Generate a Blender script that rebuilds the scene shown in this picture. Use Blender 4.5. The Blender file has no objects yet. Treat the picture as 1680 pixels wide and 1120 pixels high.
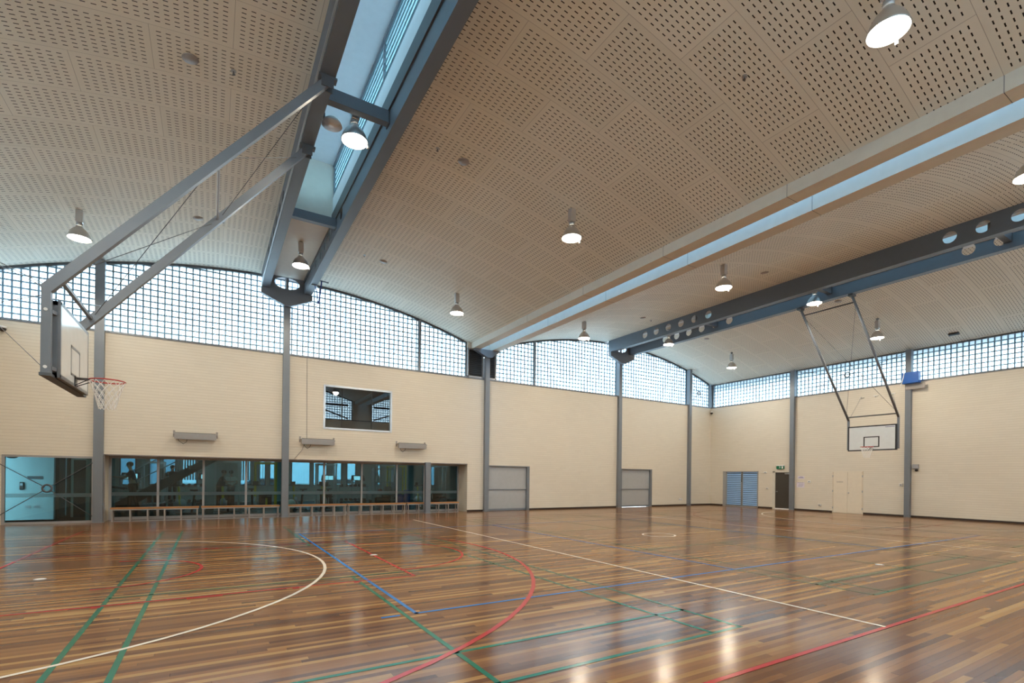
import bpy, bmesh, math, random
from mathutils import Vector, Matrix
random.seed(7)
PI = math.pi
scene = bpy.context.scene
COL = scene.collection

# ------------------------------------------------------------------ camera, sky, exposure
EYE = 1.605
F_PX, CX, CY = 815.6, 840.0, 782.64
YAW, ROLL = math.radians(31.205), math.radians(.6627)
cam = bpy.data.cameras.new('camera')
cam.sensor_fit = 'HORIZONTAL'; cam.sensor_width = 36.0
cam.lens = 36.0 * F_PX / 1680
cam.shift_x = 0.0; cam.shift_y = (CY - 560) / 1680
cam.clip_start = .05; cam.clip_end = 500
camo = bpy.data.objects.new('camera', cam); COL.objects.link(camo)
fw = Vector((math.sin(YAW), math.cos(YAW), 0)); r0 = Vector((math.cos(YAW), -math.sin(YAW), 0)); u0 = Vector((0, 0, 1))
rr = r0 * math.cos(ROLL) + u0 * math.sin(ROLL); uu = -r0 * math.sin(ROLL) + u0 * math.cos(ROLL)
camo.matrix_world = Matrix(((rr.x, uu.x, -fw.x, 0), (rr.y, uu.y, -fw.y, 0), (rr.z, uu.z, -fw.z, EYE), (0, 0, 0, 1)))
scene.camera = camo

scene.view_settings.view_transform = 'Standard'
scene.view_settings.look = 'None'
scene.view_settings.exposure = 0.5
scene.view_settings.gamma = 1.0
scene.view_settings.use_curve_mapping = False

SKY_COLOUR = (0.72, 0.88, 1.0)
SKY_STRENGTH = 7.2
LAMP_WATTS = 275
LAMP_COLOUR = (1.0, .86, .66)
world = bpy.data.worlds.new('overcast_sky'); scene.world = world; world.use_nodes = True
wn = world.node_tree.nodes; wl = world.node_tree.links
bg = wn['Background']; bg.inputs[1].default_value = SKY_STRENGTH
wtc = wn.new('ShaderNodeTexCoord'); wsp = wn.new('ShaderNodeSeparateXYZ'); wr = wn.new('ShaderNodeValToRGB')
wl.new(wtc.outputs['Generated'], wsp.inputs[0]); wl.new(wsp.outputs['Z'], wr.inputs[0]); wl.new(wr.outputs[0], bg.inputs[0])
wr.color_ramp.elements[0].position = 0.0; wr.color_ramp.elements[0].color = (.50, .66, .80, 1)
wr.color_ramp.elements[1].position = .55; wr.color_ramp.elements[1].color = (*SKY_COLOUR, 1)
e = wr.color_ramp.elements.new(.16); e.color = (.78, .93, 1.0, 1)
try:
    scene.cycles.transparent_max_bounces = 20
    scene.cycles.max_bounces = 10
    scene.cycles.diffuse_bounces = 5
except Exception:
    pass

# ------------------------------------------------------------------ dimensions (metres)
XW, XE = -5.62, 27.20          # west and east wall faces
YN, YS = 20.53, -0.90          # north and south wall faces
SILL = 6.16                    # top of the brickwork
APEX, RAD = 9.07, 23.4         # vault
CR1, CR2 = 2.39, 19.23         # crowns of the two vaults
TW0, TW1, TE0, TE1 = 10.16, 10.55, 11.12, 11.50   # twin gutter boxes in the valley
def arch(x):
    c = CR1 if x < 10.83 else CR2
    return APEX - RAD + math.sqrt(RAD * RAD - (x - c) ** 2)

# ------------------------------------------------------------------ materials
MATS = {}
class G:
    """small node graph helper"""
    def __init__(s, name):
        s.m = bpy.data.materials.new(name); s.m.use_nodes = True
        s.t = s.m.node_tree; s.n = s.t.nodes; s.l = s.t.links
        s.b = s.n['Principled BSDF']; s.out = s.n['Material Output']
    def node(s, typ, **kw):
        nd = s.n.new(typ)
        for k, v in kw.items(): setattr(nd, k, v)
        return nd
    def put(s, sock, v):
        if hasattr(v, 'links') or hasattr(v, 'is_output'): s.l.new(v, sock)
        else: sock.default_value = v
    def math(s, op, a, b=0.0, c=0.0):
        nd = s.node('ShaderNodeMath', operation=op)
        for i, v in enumerate((a, b, c)): s.put(nd.inputs[i], v)
        return nd.outputs[0]
    def mix(s, f, a, b):
        nd = s.node('ShaderNodeMix', data_type='RGBA')
        s.put(nd.inputs[0], f); s.put(nd.inputs[6], a); s.put(nd.inputs[7], b)
        return nd.outputs[2]
    def ramp(s, f, stops):
        nd = s.node('ShaderNodeValToRGB'); cr = nd.color_ramp
        cr.elements[0].position, cr.elements[0].color = stops[0][0], (*stops[0][1], 1)
        cr.elements[1].position, cr.elements[1].color = stops[-1][0], (*stops[-1][1], 1)
        for p, c in stops[1:-1]:
            el = cr.elements.new(p); el.color = (*c, 1)
        s.put(nd.inputs[0], f); return nd.outputs[0]
    def xyz(s, src='Object'):
        tc = s.node('ShaderNodeTexCoord') if src != 'Position' else s.node('ShaderNodeNewGeometry')
        sp = s.node('ShaderNodeSeparateXYZ'); s.l.new(tc.outputs[src], sp.inputs[0])
        return sp.outputs[0], sp.outputs[1], sp.outputs[2]
    def noise(s, scale, detail=2.0, vec=None):
        nd = s.node('ShaderNodeTexNoise'); nd.inputs['Scale'].default_value = scale; nd.inputs['Detail'].default_value = detail
        if vec is None:
            g = s.node('ShaderNodeNewGeometry'); vec = g.outputs['Position']
        s.l.new(vec, nd.inputs['Vector']); return nd.outputs[0]
    def bump(s, h, strength=.2, dist=.01):
        nd = s.node('ShaderNodeBump'); nd.inputs['Strength'].default_value = strength; nd.inputs['Distance'].default_value = dist
        s.put(nd.inputs['Height'], h); s.l.new(nd.outputs[0], s.b.inputs['Normal'])
def plain(name, col, rough=.5, metal=0.0, spec=.5, vary=.06, scale=6.0):
    g = G(name); b = g.b
    b.inputs['Roughness'].default_value = rough; b.inputs['Metallic'].default_value = metal
    b.inputs['Specular IOR Level'].default_value = spec
    k = 1 - vary
    n = g.noise(scale, 3)
    g.put(b.inputs['Base Color'], g.mix(n, (col[0]*k, col[1]*k, col[2]*k, 1), (min(col[0]*(1+vary), 1), min(col[1]*(1+vary), 1), min(col[2]*(1+vary), 1), 1)))
    MATS[name] = g.m; return g.m
def glow(name, col, strength):
    g = G(name); b = g.b
    b.inputs['Base Color'].default_value = (*col, 1); b.inputs['Emission Color'].default_value = (*col, 1)
    b.inputs['Emission Strength'].default_value = strength
    MATS[name] = g.m; return g.m
def glass(name, tint, rough=.01, ior=1.45, gain=1.0, base=0.0, diffuse=0.0):
    g = G(name); g.n.remove(g.b)
    tr = g.node('ShaderNodeBsdfTransparent'); tr.inputs[0].default_value = (*tint, 1)
    gl = g.node('ShaderNodeBsdfGlossy'); gl.inputs['Roughness'].default_value = rough
    fr = g.node('ShaderNodeFresnel'); fr.inputs[0].default_value = ior
    f = g.math('MINIMUM', g.math('ADD', g.math('MULTIPLY', fr.outputs[0], gain), base), 1.0)
    mx = g.node('ShaderNodeMixShader'); g.l.new(f, mx.inputs[0]); g.l.new(tr.outputs[0], mx.inputs[1]); g.l.new(gl.outputs[0], mx.inputs[2])
    last = mx
    if diffuse:
        tl = g.node('ShaderNodeBsdfTranslucent'); tl.inputs[0].default_value = (*tint, 1)
        m2 = g.node('ShaderNodeMixShader'); m2.inputs[0].default_value = diffuse
        g.l.new(mx.outputs[0], m2.inputs[1]); g.l.new(tl.outputs[0], m2.inputs[2]); last = m2
    g.l.new(last.outputs[0], g.out.inputs[0])
    MATS[name] = g.m; return g.m

plain('steel_grey', (.195, .215, .245), .42, .2)
plain('steel_dark', (.10, .108, .118), .45, .2)
plain('steel_light', (.42, .44, .46), .35, .6)
plain('beam_steel', (.135, .165, .205), .45, .1)
plain('white_paint', (.78, .80, .82), .5)
plain('cream_paint', (.74, .66, .54), .55)
plain('gutter_paint', (.66, .62, .54), .55)
plain('frame_grey', (.40, .40, .41), .4, .4)
plain('frame_teal', (.16, .26, .29), .5)
plain('frame_brown', (.22, .19, .18), .5)
plain('aluminium', (.62, .62, .63), .28, .9)
plain('mortar', (.20, .32, .42), .6)
plain('black', (.012, .012, .014), .45)
plain('dark_skirting', (.030, .018, .014), .4)
plain('white_plastic', (.85, .85, .84), .35)
plain('red_paint', (.50, .035, .03), .35)
plain('net_white', (.85, .84, .82), .8)
plain('board_white', (.74, .77, .78), .14)
plain('board_border', (.02, .02, .025), .35)
plain('board_border_washed', (.16, .17, .19), .35)  # black border, greyed in its colour for the reflection washing over it
plain('blue_case', (.01, .10, .42), .35)
plain('bracket_grey', (.33, .30, .28), .5, .2)
plain('timber_seat', (.42, .19, .06), .4)
plain('door_grey', (.055, .048, .040), .45)
plain('roller_grey', (.42, .43, .44), .45, .1)
plain('louvre_blue', (.32, .52, .82), .4)
plain('sign_green', (.0, .16, .08), .4)
plain('paper', (.72, .66, .74), .7)
plain('ink', (.10, .08, .25), .6)
plain('gym_floor', (.05, .055, .055), .5)
plain('gym_wall', (.46, .51, .50), .7)
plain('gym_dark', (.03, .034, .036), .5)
plain('lobby_wall', (.44, .54, .55), .6)
plain('curtain', (.80, .84, .86), .8)
plain('yellow_paint', (.75, .55, .03), .4)
plain('blue_plastic', (.02, .06, .35), .4)
plain('red_plastic', (.55, .05, .04), .4)
plain('rubber', (.02, .02, .02), .7)
plain('skin', (.50, .30, .21), .55)
plain('hair_dark', (.04, .025, .018), .6)
plain('cloth_navy', (.022, .028, .06), .8)
plain('cloth_black', (.018, .018, .02), .8)
plain('cloth_white', (.80, .84, .76), .8)
plain('cloth_grey', (.16, .17, .17), .8)
plain('car_blue', (.05, .22, .36), .2, .3)
plain('asphalt', (.30, .31, .32), .9)
plain('facade', (.36, .48, .58), .8)
plain('roofing', (.22, .24, .26), .7)
plain('eave', (.10, .16, .20), .7)
plain('stripe_red', (.46, .03, .028), .2, 0, .13)
plain('stripe_green', (.0, .15, .085), .2, 0, .13)
plain('stripe_blue', (.015, .17, .52), .2, 0, .13)
plain('stripe_white', (.82, .77, .68), .2, 0, .13)
plain('foliage', (.05, .12, .05), .8)
glass('clear_glass', (.46, .64, .66), .005, 1.5, 1.1, .012)
glass('office_glass', (.30, .42, .46), .004, 1.5, 2.0, .07)
glass('block_glass', (.90, .96, .98), .08, 1.3, .6, 0, .50)
glass('louvre_glass', (.58, .72, .76), .05, 1.4, 1.0, 0, .35)
glass('added_valley_glass', (.48, .62, .74), .05, 1.4, 1.0, 0, .5)
glass('frosted', (.90, .94, .94), .3, 1.4, .6, .02, .30)
glass('tinted_glass', (.40, .49, .52), .02, 1.5, 1.2, .02)
glass('car_glass', (.12, .16, .18), .02, 1.5, 1.5, .1)
glow('lamp_glow', (1.0, .90, .72), 30.0)
glow('added_tube_glow', (.85, .95, 1.0), 34.0)
glow('added_lobby_glow', (.85, .95, 1.0), 4.0)
glow('screen_glow', (.45, .75, .85), 1.2)

# painted brickwork: courses along the wall
def brick(name, c1, c2):
    g = G(name); b = g.b; b.inputs['Roughness'].default_value = .55; b.inputs['Specular IOR Level'].default_value = .35
    x, y, z = g.xyz('Position')
    row = g.math('DIVIDE', z, .0985); rf = g.math('FRACT', row); ri = g.math('FLOOR', row)
    u = g.math('ADD', g.math('DIVIDE', g.math('ADD', x, y), .40), g.math('MULTIPLY', ri, .5)); uf = g.math('FRACT', u)
    bed = g.math('LESS_THAN', rf, .11); head = g.math('LESS_THAN', uf, .018)
    wn_ = g.node('ShaderNodeTexWhiteNoise', noise_dimensions='2D')
    cb = g.node('ShaderNodeCombineXYZ'); g.l.new(g.math('FLOOR', u), cb.inputs[0]); g.l.new(ri, cb.inputs[1]); g.l.new(cb.outputs[0], wn_.inputs[0])
    n = g.noise(1.3, 4)
    base = g.mix(g.math('ADD', g.math('MULTIPLY', wn_.outputs[0], .35), g.math('MULTIPLY', n, .5)), (*c1, 1), (*c2, 1))
    k = .86
    joint = g.math('MAXIMUM', bed, g.math('MULTIPLY', head, .12))
    g.put(b.inputs['Base Color'], g.mix(joint, base, (c1[0]*k, c1[1]*k*.98, c1[2]*k*.95, 1)))
    g.bump(g.math('SUBTRACT', 1.0, joint), .5, .006)
    MATS[name] = g.m; return g.m
brick('brick_cream', (.69, .63, .535), (.76, .70, .60))

# perforated ceiling lining, laid out in UV metres: u along the arch, v along the hall
def perforated():
    g = G('perforated_lining'); b = g.b; b.inputs['Roughness'].default_value = .65; b.inputs['Specular IOR Level'].default_value = .3
    uv = g.node('ShaderNodeUVMap'); uv.uv_map = 'panels'
    sp = g.node('ShaderNodeSeparateXYZ'); g.l.new(uv.outputs[0], sp.inputs[0]); u, v = sp.outputs[0], sp.outputs[1]
    vr = g.math('DIVIDE', g.math('SUBTRACT', v, .51), 1.045)
    j = g.math('FLOOR', vr); fv = g.math('MULTIPLY', g.math('FRACT', vr), 1.045)
    odd = g.math('FLOORED_MODULO', j, 2.0)
    us = g.math('DIVIDE', g.math('SUBTRACT', u, g.math('ADD', 1.93, g.math('MULTIPLY', odd, 1.2))), 2.4)
    pi_ = g.math('FLOOR', us); fu = g.math('MULTIPLY', g.math('FRACT', us), 2.4)
    def grid(f, first, step, half, last):
        a = g.math('DIVIDE', g.math('SUBTRACT', f, first), step)
        k = g.math('ROUND', a)
        near = g.math('LESS_THAN', g.math('MULTIPLY', g.math('ABSOLUTE', g.math('SUBTRACT', a, k)), step), half)
        ok = g.math('MULTIPLY', g.math('GREATER_THAN', k, -.5), g.math('LESS_THAN', k, last + .5))
        return g.math('MULTIPLY', near, ok)
    slot = g.math('MULTIPLY', grid(fu, .13, .134, .034, 16), grid(fv, .12, .0911, .0085, 9))
    seam = g.math('MAXIMUM', g.math('LESS_THAN', fu, .007), g.math('LESS_THAN', fv, .006))
    wn_ = g.node('ShaderNodeTexWhiteNoise', noise_dimensions='2D')
    cb = g.node('ShaderNodeCombineXYZ'); g.l.new(pi_, cb.inputs[0]); g.l.new(j, cb.inputs[1]); g.l.new(cb.outputs[0], wn_.inputs[0])
    base = g.mix(wn_.outputs[0], (.715, .68, .585, 1), (.76, .72, .625, 1))
    c = g.mix(g.math('MULTIPLY', seam, .55), base, (.10, .085, .07, 1))
    c = g.mix(slot, c, (.012, .011, .010, 1))
    g.put(b.inputs['Base Color'], c)
    g.bump(g.math('SUBTRACT', 1.0, g.math('MAXIMUM', slot, seam)), .4, .01)
    MATS['perforated_lining'] = g.m
perforated()

# varnished strip timber floor, boards along x
def timber_floor():
    g = G('timber_floor'); b = g.b
    x, y, z = g.xyz('Position')
    W = .066
    r = g.math('DIVIDE', y, W); ri = g.math('FLOOR', r); rf = g.math('FRACT', r)
    w1 = g.node('ShaderNodeTexWhiteNoise', noise_dimensions='1D'); g.l.new(ri, w1.inputs['W'])
    L = g.math('ADD', 1.5, g.math('MULTIPLY', w1.outputs[0], 1.9))
    u = g.math('ADD', g.math('DIVIDE', x, L), g.math('MULTIPLY', w1.outputs[0], 17.3)); ui = g.math('FLOOR', u); uf = g.math('FRACT', u)
    w2 = g.node('ShaderNodeTexWhiteNoise', noise_dimensions='2D')
    cb = g.node('ShaderNodeCombineXYZ'); g.l.new(ui, cb.inputs[0]); g.l.new(ri, cb.inputs[1]); g.l.new(cb.outputs[0], w2.inputs[0])
    tone = g.ramp(w2.outputs[0], [(0, (.095, .042, .021)), (.2, (.165, .075, .033)), (.5, (.255, .118, .046)), (.75, (.335, .165, .060)), (.91, (.43, .24, .085)), (1, (.52, .32, .125))])
    cv = g.node('ShaderNodeCombineXYZ'); g.l.new(g.math('MULTIPLY', x, 1.4), cv.inputs[0]); g.l.new(g.math('MULTIPLY', y, 38.0), cv.inputs[1])
    g.l.new(g.math('MULTIPLY', w2.outputs[0], 40.0), cv.inputs[2])
    grain = g.noise(1.0, 4, cv.outputs[0])
    tone = g.mix(g.math('MULTIPLY', grain, .5), tone, (.11, .045, .018, 1))
    edge = g.math('MAXIMUM', g.math('LESS_THAN', rf, .02), g.math('LESS_THAN', g.math('MULTIPLY', uf, L), .003))
    tone = g.mix(g.math('MULTIPLY', edge, .7), tone, (.02, .009, .005, 1))
    g.put(b.inputs['Base Color'], tone)
    b.inputs['Roughness'].default_value = .165
    b.inputs['Specular IOR Level'].default_value = .10
    nv = g.node('ShaderNodeCombineXYZ'); g.l.new(g.math('MULTIPLY', x, .6), nv.inputs[0]); g.l.new(g.math('MULTIPLY', y, 9.0), nv.inputs[1])
    wav = g.noise(1.0, 2, nv.outputs[0])
    g.bump(g.math('ADD', g.math('MULTIPLY', wav, 1.0), g.math('MULTIPLY', w2.outputs[0], .25)), .05, .01)
    MATS['timber_floor'] = g.m
timber_floor()

def reeded():                                   # corrugated look of the louvre glazing
    g = G('ribbed_panel'); b = g.b; b.inputs['Roughness'].default_value = .5
    MATS['ribbed_panel'] = g.m
# ------------------------------------------------------------------ mesh builder
class MB:
    def __init__(s): s.bm = bmesh.new()
    def quad(s, *ps):
        return s.bm.faces.new([s.bm.verts.new(p) for p in ps])
    def hexa(s, lo, hi):
        """lo, hi: two loops of four points, bottom and top, same winding"""
        a = [s.bm.verts.new(p) for p in lo]; b = [s.bm.verts.new(p) for p in hi]
        s.bm.faces.new(a[::-1]); s.bm.faces.new(b)
        for i in range(4): s.bm.faces.new((a[i], a[(i+1) % 4], b[(i+1) % 4], b[i]))
        return s
    def box(s, x0, x1, y0, y1, z0, z1, bev=0.0):
        x0, x1 = min(x0, x1), max(x0, x1); y0, y1 = min(y0, y1), max(y0, y1); z0, z1 = min(z0, z1), max(z0, z1)
        n0 = len(s.bm.verts)
        s.hexa([(x0, y0, z0), (x1, y0, z0), (x1, y1, z0), (x0, y1, z0)], [(x0, y0, z1), (x1, y0, z1), (x1, y1, z1), (x0, y1, z1)])
        if bev:
            s.bm.verts.ensure_lookup_table()
            vs = s.bm.verts[n0:]; es = {e for v in vs for e in v.link_edges}
            bmesh.ops.bevel(s.bm, geom=list(es), offset=bev, segments=1, affect='EDGES')
        return s
    def prism(s, pts, d):
        """closed outline (list of 3D points) swept by vector d"""
        a = [s.bm.verts.new(p) for p in pts]; b = [s.bm.verts.new((p[0]+d[0], p[1]+d[1], p[2]+d[2])) for p in pts]
        s.bm.faces.new(a[::-1]); s.bm.faces.new(b)
        n = len(pts)
        for i in range(n): s.bm.faces.new((a[i], a[(i+1) % n], b[(i+1) % n], b[i]))
        return s
    def frame(s, p, q, up=(0, 0, 1)):
        d = (Vector(q) - Vector(p)).normalized(); u = Vector(up)
        if abs(d.dot(u)) > .98: u = Vector((0, 1, 0))
        sx = d.cross(u).normalized(); sy = sx.cross(d).normalized()
        return sx, sy
    def bar(s, p, q, w, h, up=(0, 0, 1)):
        p, q = Vector(p), Vector(q); sx, sy = s.frame(p, q, up); sx *= w/2; sy *= h/2
        s.hexa([p-sx-sy, p+sx-sy, p+sx+sy, p-sx+sy], [q-sx-sy, q+sx-sy, q+sx+sy, q-sx+sy]); return s
    def tube(s, pts, r, n=10, closed=False, caps=True):
        pts = [Vector(p) for p in pts]; k = len(pts)
        rad = r if isinstance(r, (list, tuple)) else [r]*k
        rings = []; last = None
        for i, p in enumerate(pts):
            if closed: d = pts[(i+1) % k] - pts[i-1]
            else: d = (pts[min(i+1, k-1)] - pts[max(i-1, 0)])
            d.normalize()
            if last is None:
                u = Vector((0, 0, 1)) if abs(d.z) < .95 else Vector((0, 1, 0))
                a = d.cross(u).normalized()
            else:
                a = (last - d*last.dot(d)).normalized()
            last = a; b = d.cross(a)
            rings.append([s.bm.verts.new(p + (a*math.cos(t) + b*math.sin(t))*rad[i]) for t in [2*PI*m/n for m in range(n)]])
        m = k if closed else k-1
        for i in range(m):
            A, B = rings[i], rings[(i+1) % k]
            for q in range(n): s.bm.faces.new((A[q], A[(q+1) % n], B[(q+1) % n], B[q]))
        if caps and not closed:
            s.bm.faces.new(rings[0][::-1]); s.bm.faces.new(rings[-1])
        return s
    def lathe(s, prof, n=24, c=(0, 0, 0), axis='z', caps=True):
        """prof: (radius, height) pairs turned about an axis through c"""
        rings = []
        for r, h in prof:
            ring = []
            for m in range(n):
                t = 2*PI*m/n; a, b = r*math.cos(t), r*math.sin(t)
                p = {'z': (a, b, h), 'y': (a, h, b), 'x': (h, a, b)}[axis]
                ring.append(s.bm.verts.new((c[0]+p[0], c[1]+p[1], c[2]+p[2])))
            rings.append(ring)
        for A, B in zip(rings, rings[1:]):
            for q in range(n): s.bm.faces.new((A[q], A[(q+1) % n], B[(q+1) % n], B[q]))
        if caps:
            s.bm.faces.new(rings[0][::-1]); s.bm.faces.new(rings[-1])
        return s
    def ball(s, c, r, n=12, sq=(1, 1, 1)):
        prof = [(math.sin(PI*i/n)*1.0, -math.cos(PI*i/n)) for i in range(n+1)]
        prof = [(max(a, .02), b) for a, b in prof]
        n0 = len(s.bm.verts); s.lathe(prof, n*2)
        s.bm.verts.ensure_lookup_table()
        for v in s.bm.verts[n0:]: v.co = Vector((v.co.x*r*sq[0]+c[0], v.co.y*r*sq[1]+c[1], v.co.z*r*sq[2]+c[2]))
        return s
    def build(s, name, mat, parent=None, smooth=False, fix=True):
        if fix: bmesh.ops.recalc_face_normals(s.bm, faces=s.bm.faces)
        if parent is not None:
            w = WORLD.get(parent.name, Vector((0, 0, 0)))
            if w.length > 0: bmesh.ops.translate(s.bm, vec=-w, verts=s.bm.verts)
        me = bpy.data.meshes.new(name); s.bm.to_mesh(me); s.bm.free()
        me.materials.append(MATS[mat])
        if smooth:
            for p in me.polygons: p.use_smooth = True
        o = bpy.data.objects.new(name, me); COL.objects.link(o)
        if parent is not None:
            o.parent = parent; WORLD[o.name] = WORLD.get(parent.name, Vector((0, 0, 0)))
        return o
WORLD = {}                                       # world position of each root, so parts can be given in hall coordinates
def tag(o, label, cat, group=None, kind=None):
    o['label'] = label; o['category'] = cat
    if group: o['group'] = group
    if kind: o['kind'] = kind
    return o
def thing(name, label, cat, loc=(0, 0, 0), group=None):
    o = bpy.data.objects.new(name, None); COL.objects.link(o); o.empty_display_size = .2
    o.location = loc; WORLD[o.name] = Vector(loc)
    return tag(o, label, cat, group)
def setting(o): o['kind'] = 'structure'; return o
def holder(name, loc=(0, 0, 0)):
    o = bpy.data.objects.new(name, None); COL.objects.link(o); o.location = loc; WORLD[o.name] = Vector(loc); o['kind'] = 'structure'; return o
def dup(root, loc, label=None, rz=0.0):
    r = root.copy(); COL.objects.link(r); r.location = loc; r.rotation_euler = (0, 0, rz)
    if label: r['label'] = label
    for ch in list(root.children):
        c = ch.copy(); COL.objects.link(c); c.parent = r
        for gch in list(ch.children):
            d = gch.copy(); COL.objects.link(d); d.parent = c
    return r

# ------------------------------------------------------------------ floor and court markings
m = MB(); m.box(XW-.3, XE+.3, YS-.3, YN+1.02, -.12, 0)
floor = setting(m.build('floor', 'timber_floor'))
ZL = .0025
class Lines:
    """painted lines as thin films on the floor; each later colour a hair higher"""
    def __init__(s, z): s.m = MB(); s.z = z
    def seg(s, x0, y0, x1, y1, w=.05):
        d = Vector((x1-x0, y1-y0, 0)); n = Vector((-d.y, d.x, 0)).normalized()*w/2
        a, b = Vector((x0, y0, s.z)), Vector((x1, y1, s.z)); s.m.quad(a-n, b-n, b+n, a+n); return s
    def arc(s, cx, cy, r, a0, a1, w=.05, n=72):
        n = max(8, int(n*abs(a1-a0)/360)+4)
        L = [math.radians(a0+(a1-a0)*i/n) for i in range(n+1)]
        for p, q in zip(L, L[1:]):
            ri, ro = r-w/2, r+w/2
            s.m.quad((cx+ri*math.cos(p), cy+ri*math.sin(p), s.z), (cx+ro*math.cos(p), cy+ro*math.sin(p), s.z), (cx+ro*math.cos(q), cy+ro*math.sin(q), s.z), (cx+ri*math.cos(q), cy+ri*math.sin(q), s.z))
        return s
    def done(s, name, mat):
        o = s.m.build(name, mat, floor, fix=False)
        for p in o.data.polygons:
            pass
        bm = bmesh.new(); bm.from_mesh(o.data)
        for f in bm.faces:
            f.normal_update()
            if f.normal.z < 0: f.normal_flip()
        bm.to_mesh(o.data); bm.free()
        setting(o); return o
YC, XC = 10.05, 10.98
def mirror(x): return 2*XC - x
# green badminton courts
for k, x0 in enumerate((-1.10, 8.05, 17.18)):
    g_ = Lines(ZL); x1 = x0+6.07; y0, y1 = 3.35, 16.75
    w = .05
    for x in (x0, x0+.44, x1-.46, x1): g_.seg(x, y0, x, y1, w)
    for y in (y0, y0+.78, y1-.78, y1): g_.seg(x0-w/2, y, x1+w/2, y, w)
    for y in (8.07, 12.03): g_.seg(x0, y, x1, y, w)
    xm = (x0+x1)/2
    g_.seg(xm, y0, xm, 8.07, w); g_.seg(xm, 12.03, xm, y1, w)
    g_.done('green_badminton_lines', 'stripe_green')
# blue volleyball court
b_ = Lines(ZL+.0004)
for x in (2.07, 20.0): b_.seg(x, 5.53, x, 14.57)
for y in (5.55, 14.55): b_.seg(2.05, y, 20.02, y)
for x in (8.05, 13.95): b_.seg(x, 5.55, x, 14.55)
for x in (1.66, 20.12): b_.seg(x, 5.55, x+.22, 5.55)
b_.done('blue_volleyball_lines', 'stripe_blue')
# red basketball court
r_ = Lines(ZL+.0008)
x0, x1 = -2.97, mirror(-2.97)
for x in (x0, x1): r_.seg(x, 2.52, x, 17.58)
for y in (2.54, 17.55): r_.seg(x0-.02, y, x1+.02, y)
r_.done('red_boundary_lines', 'stripe_red')
for side in (0, 1):
    k = Lines(ZL+.0008)
    fx = (lambda x: x) if side == 0 else mirror
    for y in (7.65, 12.45): k.seg(fx(-2.97), y, fx(2.84), y)
    k.seg(fx(2.82), 7.63, fx(2.82), 12.47)
    for xx in (-1.2, 1.0, 1.85):
        for y in (7.60, 12.50): k.seg(fx(xx), y, fx(xx+.09), y, .10)
    for y in (7.60, 12.50): k.seg(fx(-.25), y, fx(.15), y, .10)
    a = (-90, 90) if side == 0 else (90, 270)
    k.arc(fx(2.82), YC, 1.8, *a); k.arc(fx(-1.40), YC, 1.28, *a)
    k.done('red_key_lines', 'stripe_red')
    t3 = Lines(ZL+.0009)
    aa = 77
    a = (-aa, aa) if side == 0 else (180-aa, 180+aa)
    t3.arc(fx(-1.40), YC, 6.76, *a, .06)
    yo = 6.76*math.sin(math.radians(aa)); xo = -1.40+6.76*math.cos(math.radians(aa))
    for sg in (-1, 1): t3.seg(fx(-2.97), YC+sg*yo, fx(xo), YC+sg*yo, .06)
    t3.done('red_three_point_line', 'stripe_red')
# white netball court
for x in (6.385, 15.90):
    w_ = Lines(ZL+.0012); w_.seg(x, 2.55, x, 17.5); w_.done('white_third_line', 'stripe_white')
for side in (0, 1):
    w_ = Lines(ZL+.0012)
    if side == 0: w_.arc(-3.08, 9.92, 4.87, -88, 88)
    else: w_.arc(mirror(-3.08), 9.95, 4.87, 92, 268)
    w_.done('white_goal_circle', 'stripe_white')
w_ = Lines(ZL+.0012); w_.arc(11.0, 10.0, .45, 0, 360, .05, 40); w_.done('white_centre_circle', 'stripe_white')

# steel floor sockets
SOCK = 'round steel floor sockets'
t = None
for (x, y, lab) in ((-2.17, 10.0, 'pale oval floor socket cover inside the small red arc under the near hoop'),
                    (2.84, 10.06, 'pale floor socket cover set in the red free throw line'),
                    (11.06, 4.52, 'pale floor socket cover among the green lines in the middle of the hall')):
    if t is None:
        t = thing('floor_socket', lab, 'floor socket', (x, y, 0), SOCK)
        MB().lathe([(.075, 0), (.075, .003), (.07, .004)], 20, (x, y, 0)).build('rim_plate', 'steel_light', t)
        MB().lathe([(.055, .004), (.055, .0055)], 20, (x, y, 0)).build('cover', 'white_plastic', t)
    else: dup(t, (x, y, 0), lab)

# ------------------------------------------------------------------ walls
TH = .30
def wall_ns(name, y0, y1, holes, x0=XW-TH, x1=XE+TH, top=SILL):
    """wall along x, holes = (x0, x1, z0, z1)"""
    xs = sorted({x0, x1} | {h[0] for h in holes} | {h[1] for h in holes})
    mb = MB()
    for a, b in zip(xs, xs[1:]):
        z = 0.0
        for h in sorted([h for h in holes if h[0] <= a+1e-6 and h[1] >= b-1e-6], key=lambda h: h[2]):
            if h[2] > z+1e-6: mb.box(a, b, y0, y1, z, h[2])
            z = h[3]
        mb.box(a, b, y0, y1, z, top)
    return setting(mb.build(name, 'brick_cream'))
wall_ns('wall_north', YN, YN+TH, [(-5.34, -3.20, 0, 2.11), (-2.95, 10.04, 0, 2.20), (11.10, 13.44, 0, 2.15), (19.55, 21.96, 0, 2.15), (3.80, 6.44, 3.47, 5.11)])
wall_ns('wall_south', YS-TH, YS, [])
def wall_ew(name, x0, x1, holes):
    ys = sorted({YS, YN} | {h[0] for h in holes} | {h[1] for h in holes}); mb = MB()
    for a, b in zip(ys, ys[1:]):
        z = 0.0
        for h in sorted([h for h in holes if h[0] <= a+1e-6 and h[1] >= b-1e-6], key=lambda h: h[2]):
            if h[2] > z+1e-6: mb.box(x0, x1, a, b, z, h[2])
            z = h[3]
        mb.box(x0, x1, a, b, z, SILL)
    return setting(mb.build(name, 'brick_cream'))
wall_ew('wall_east', XE, XE+TH, [(17.28, 19.60, 0.0, 2.13), (15.40, 16.42, 0, 2.11)])
wall_ew('wall_west', XW-TH, XW, [])

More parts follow.
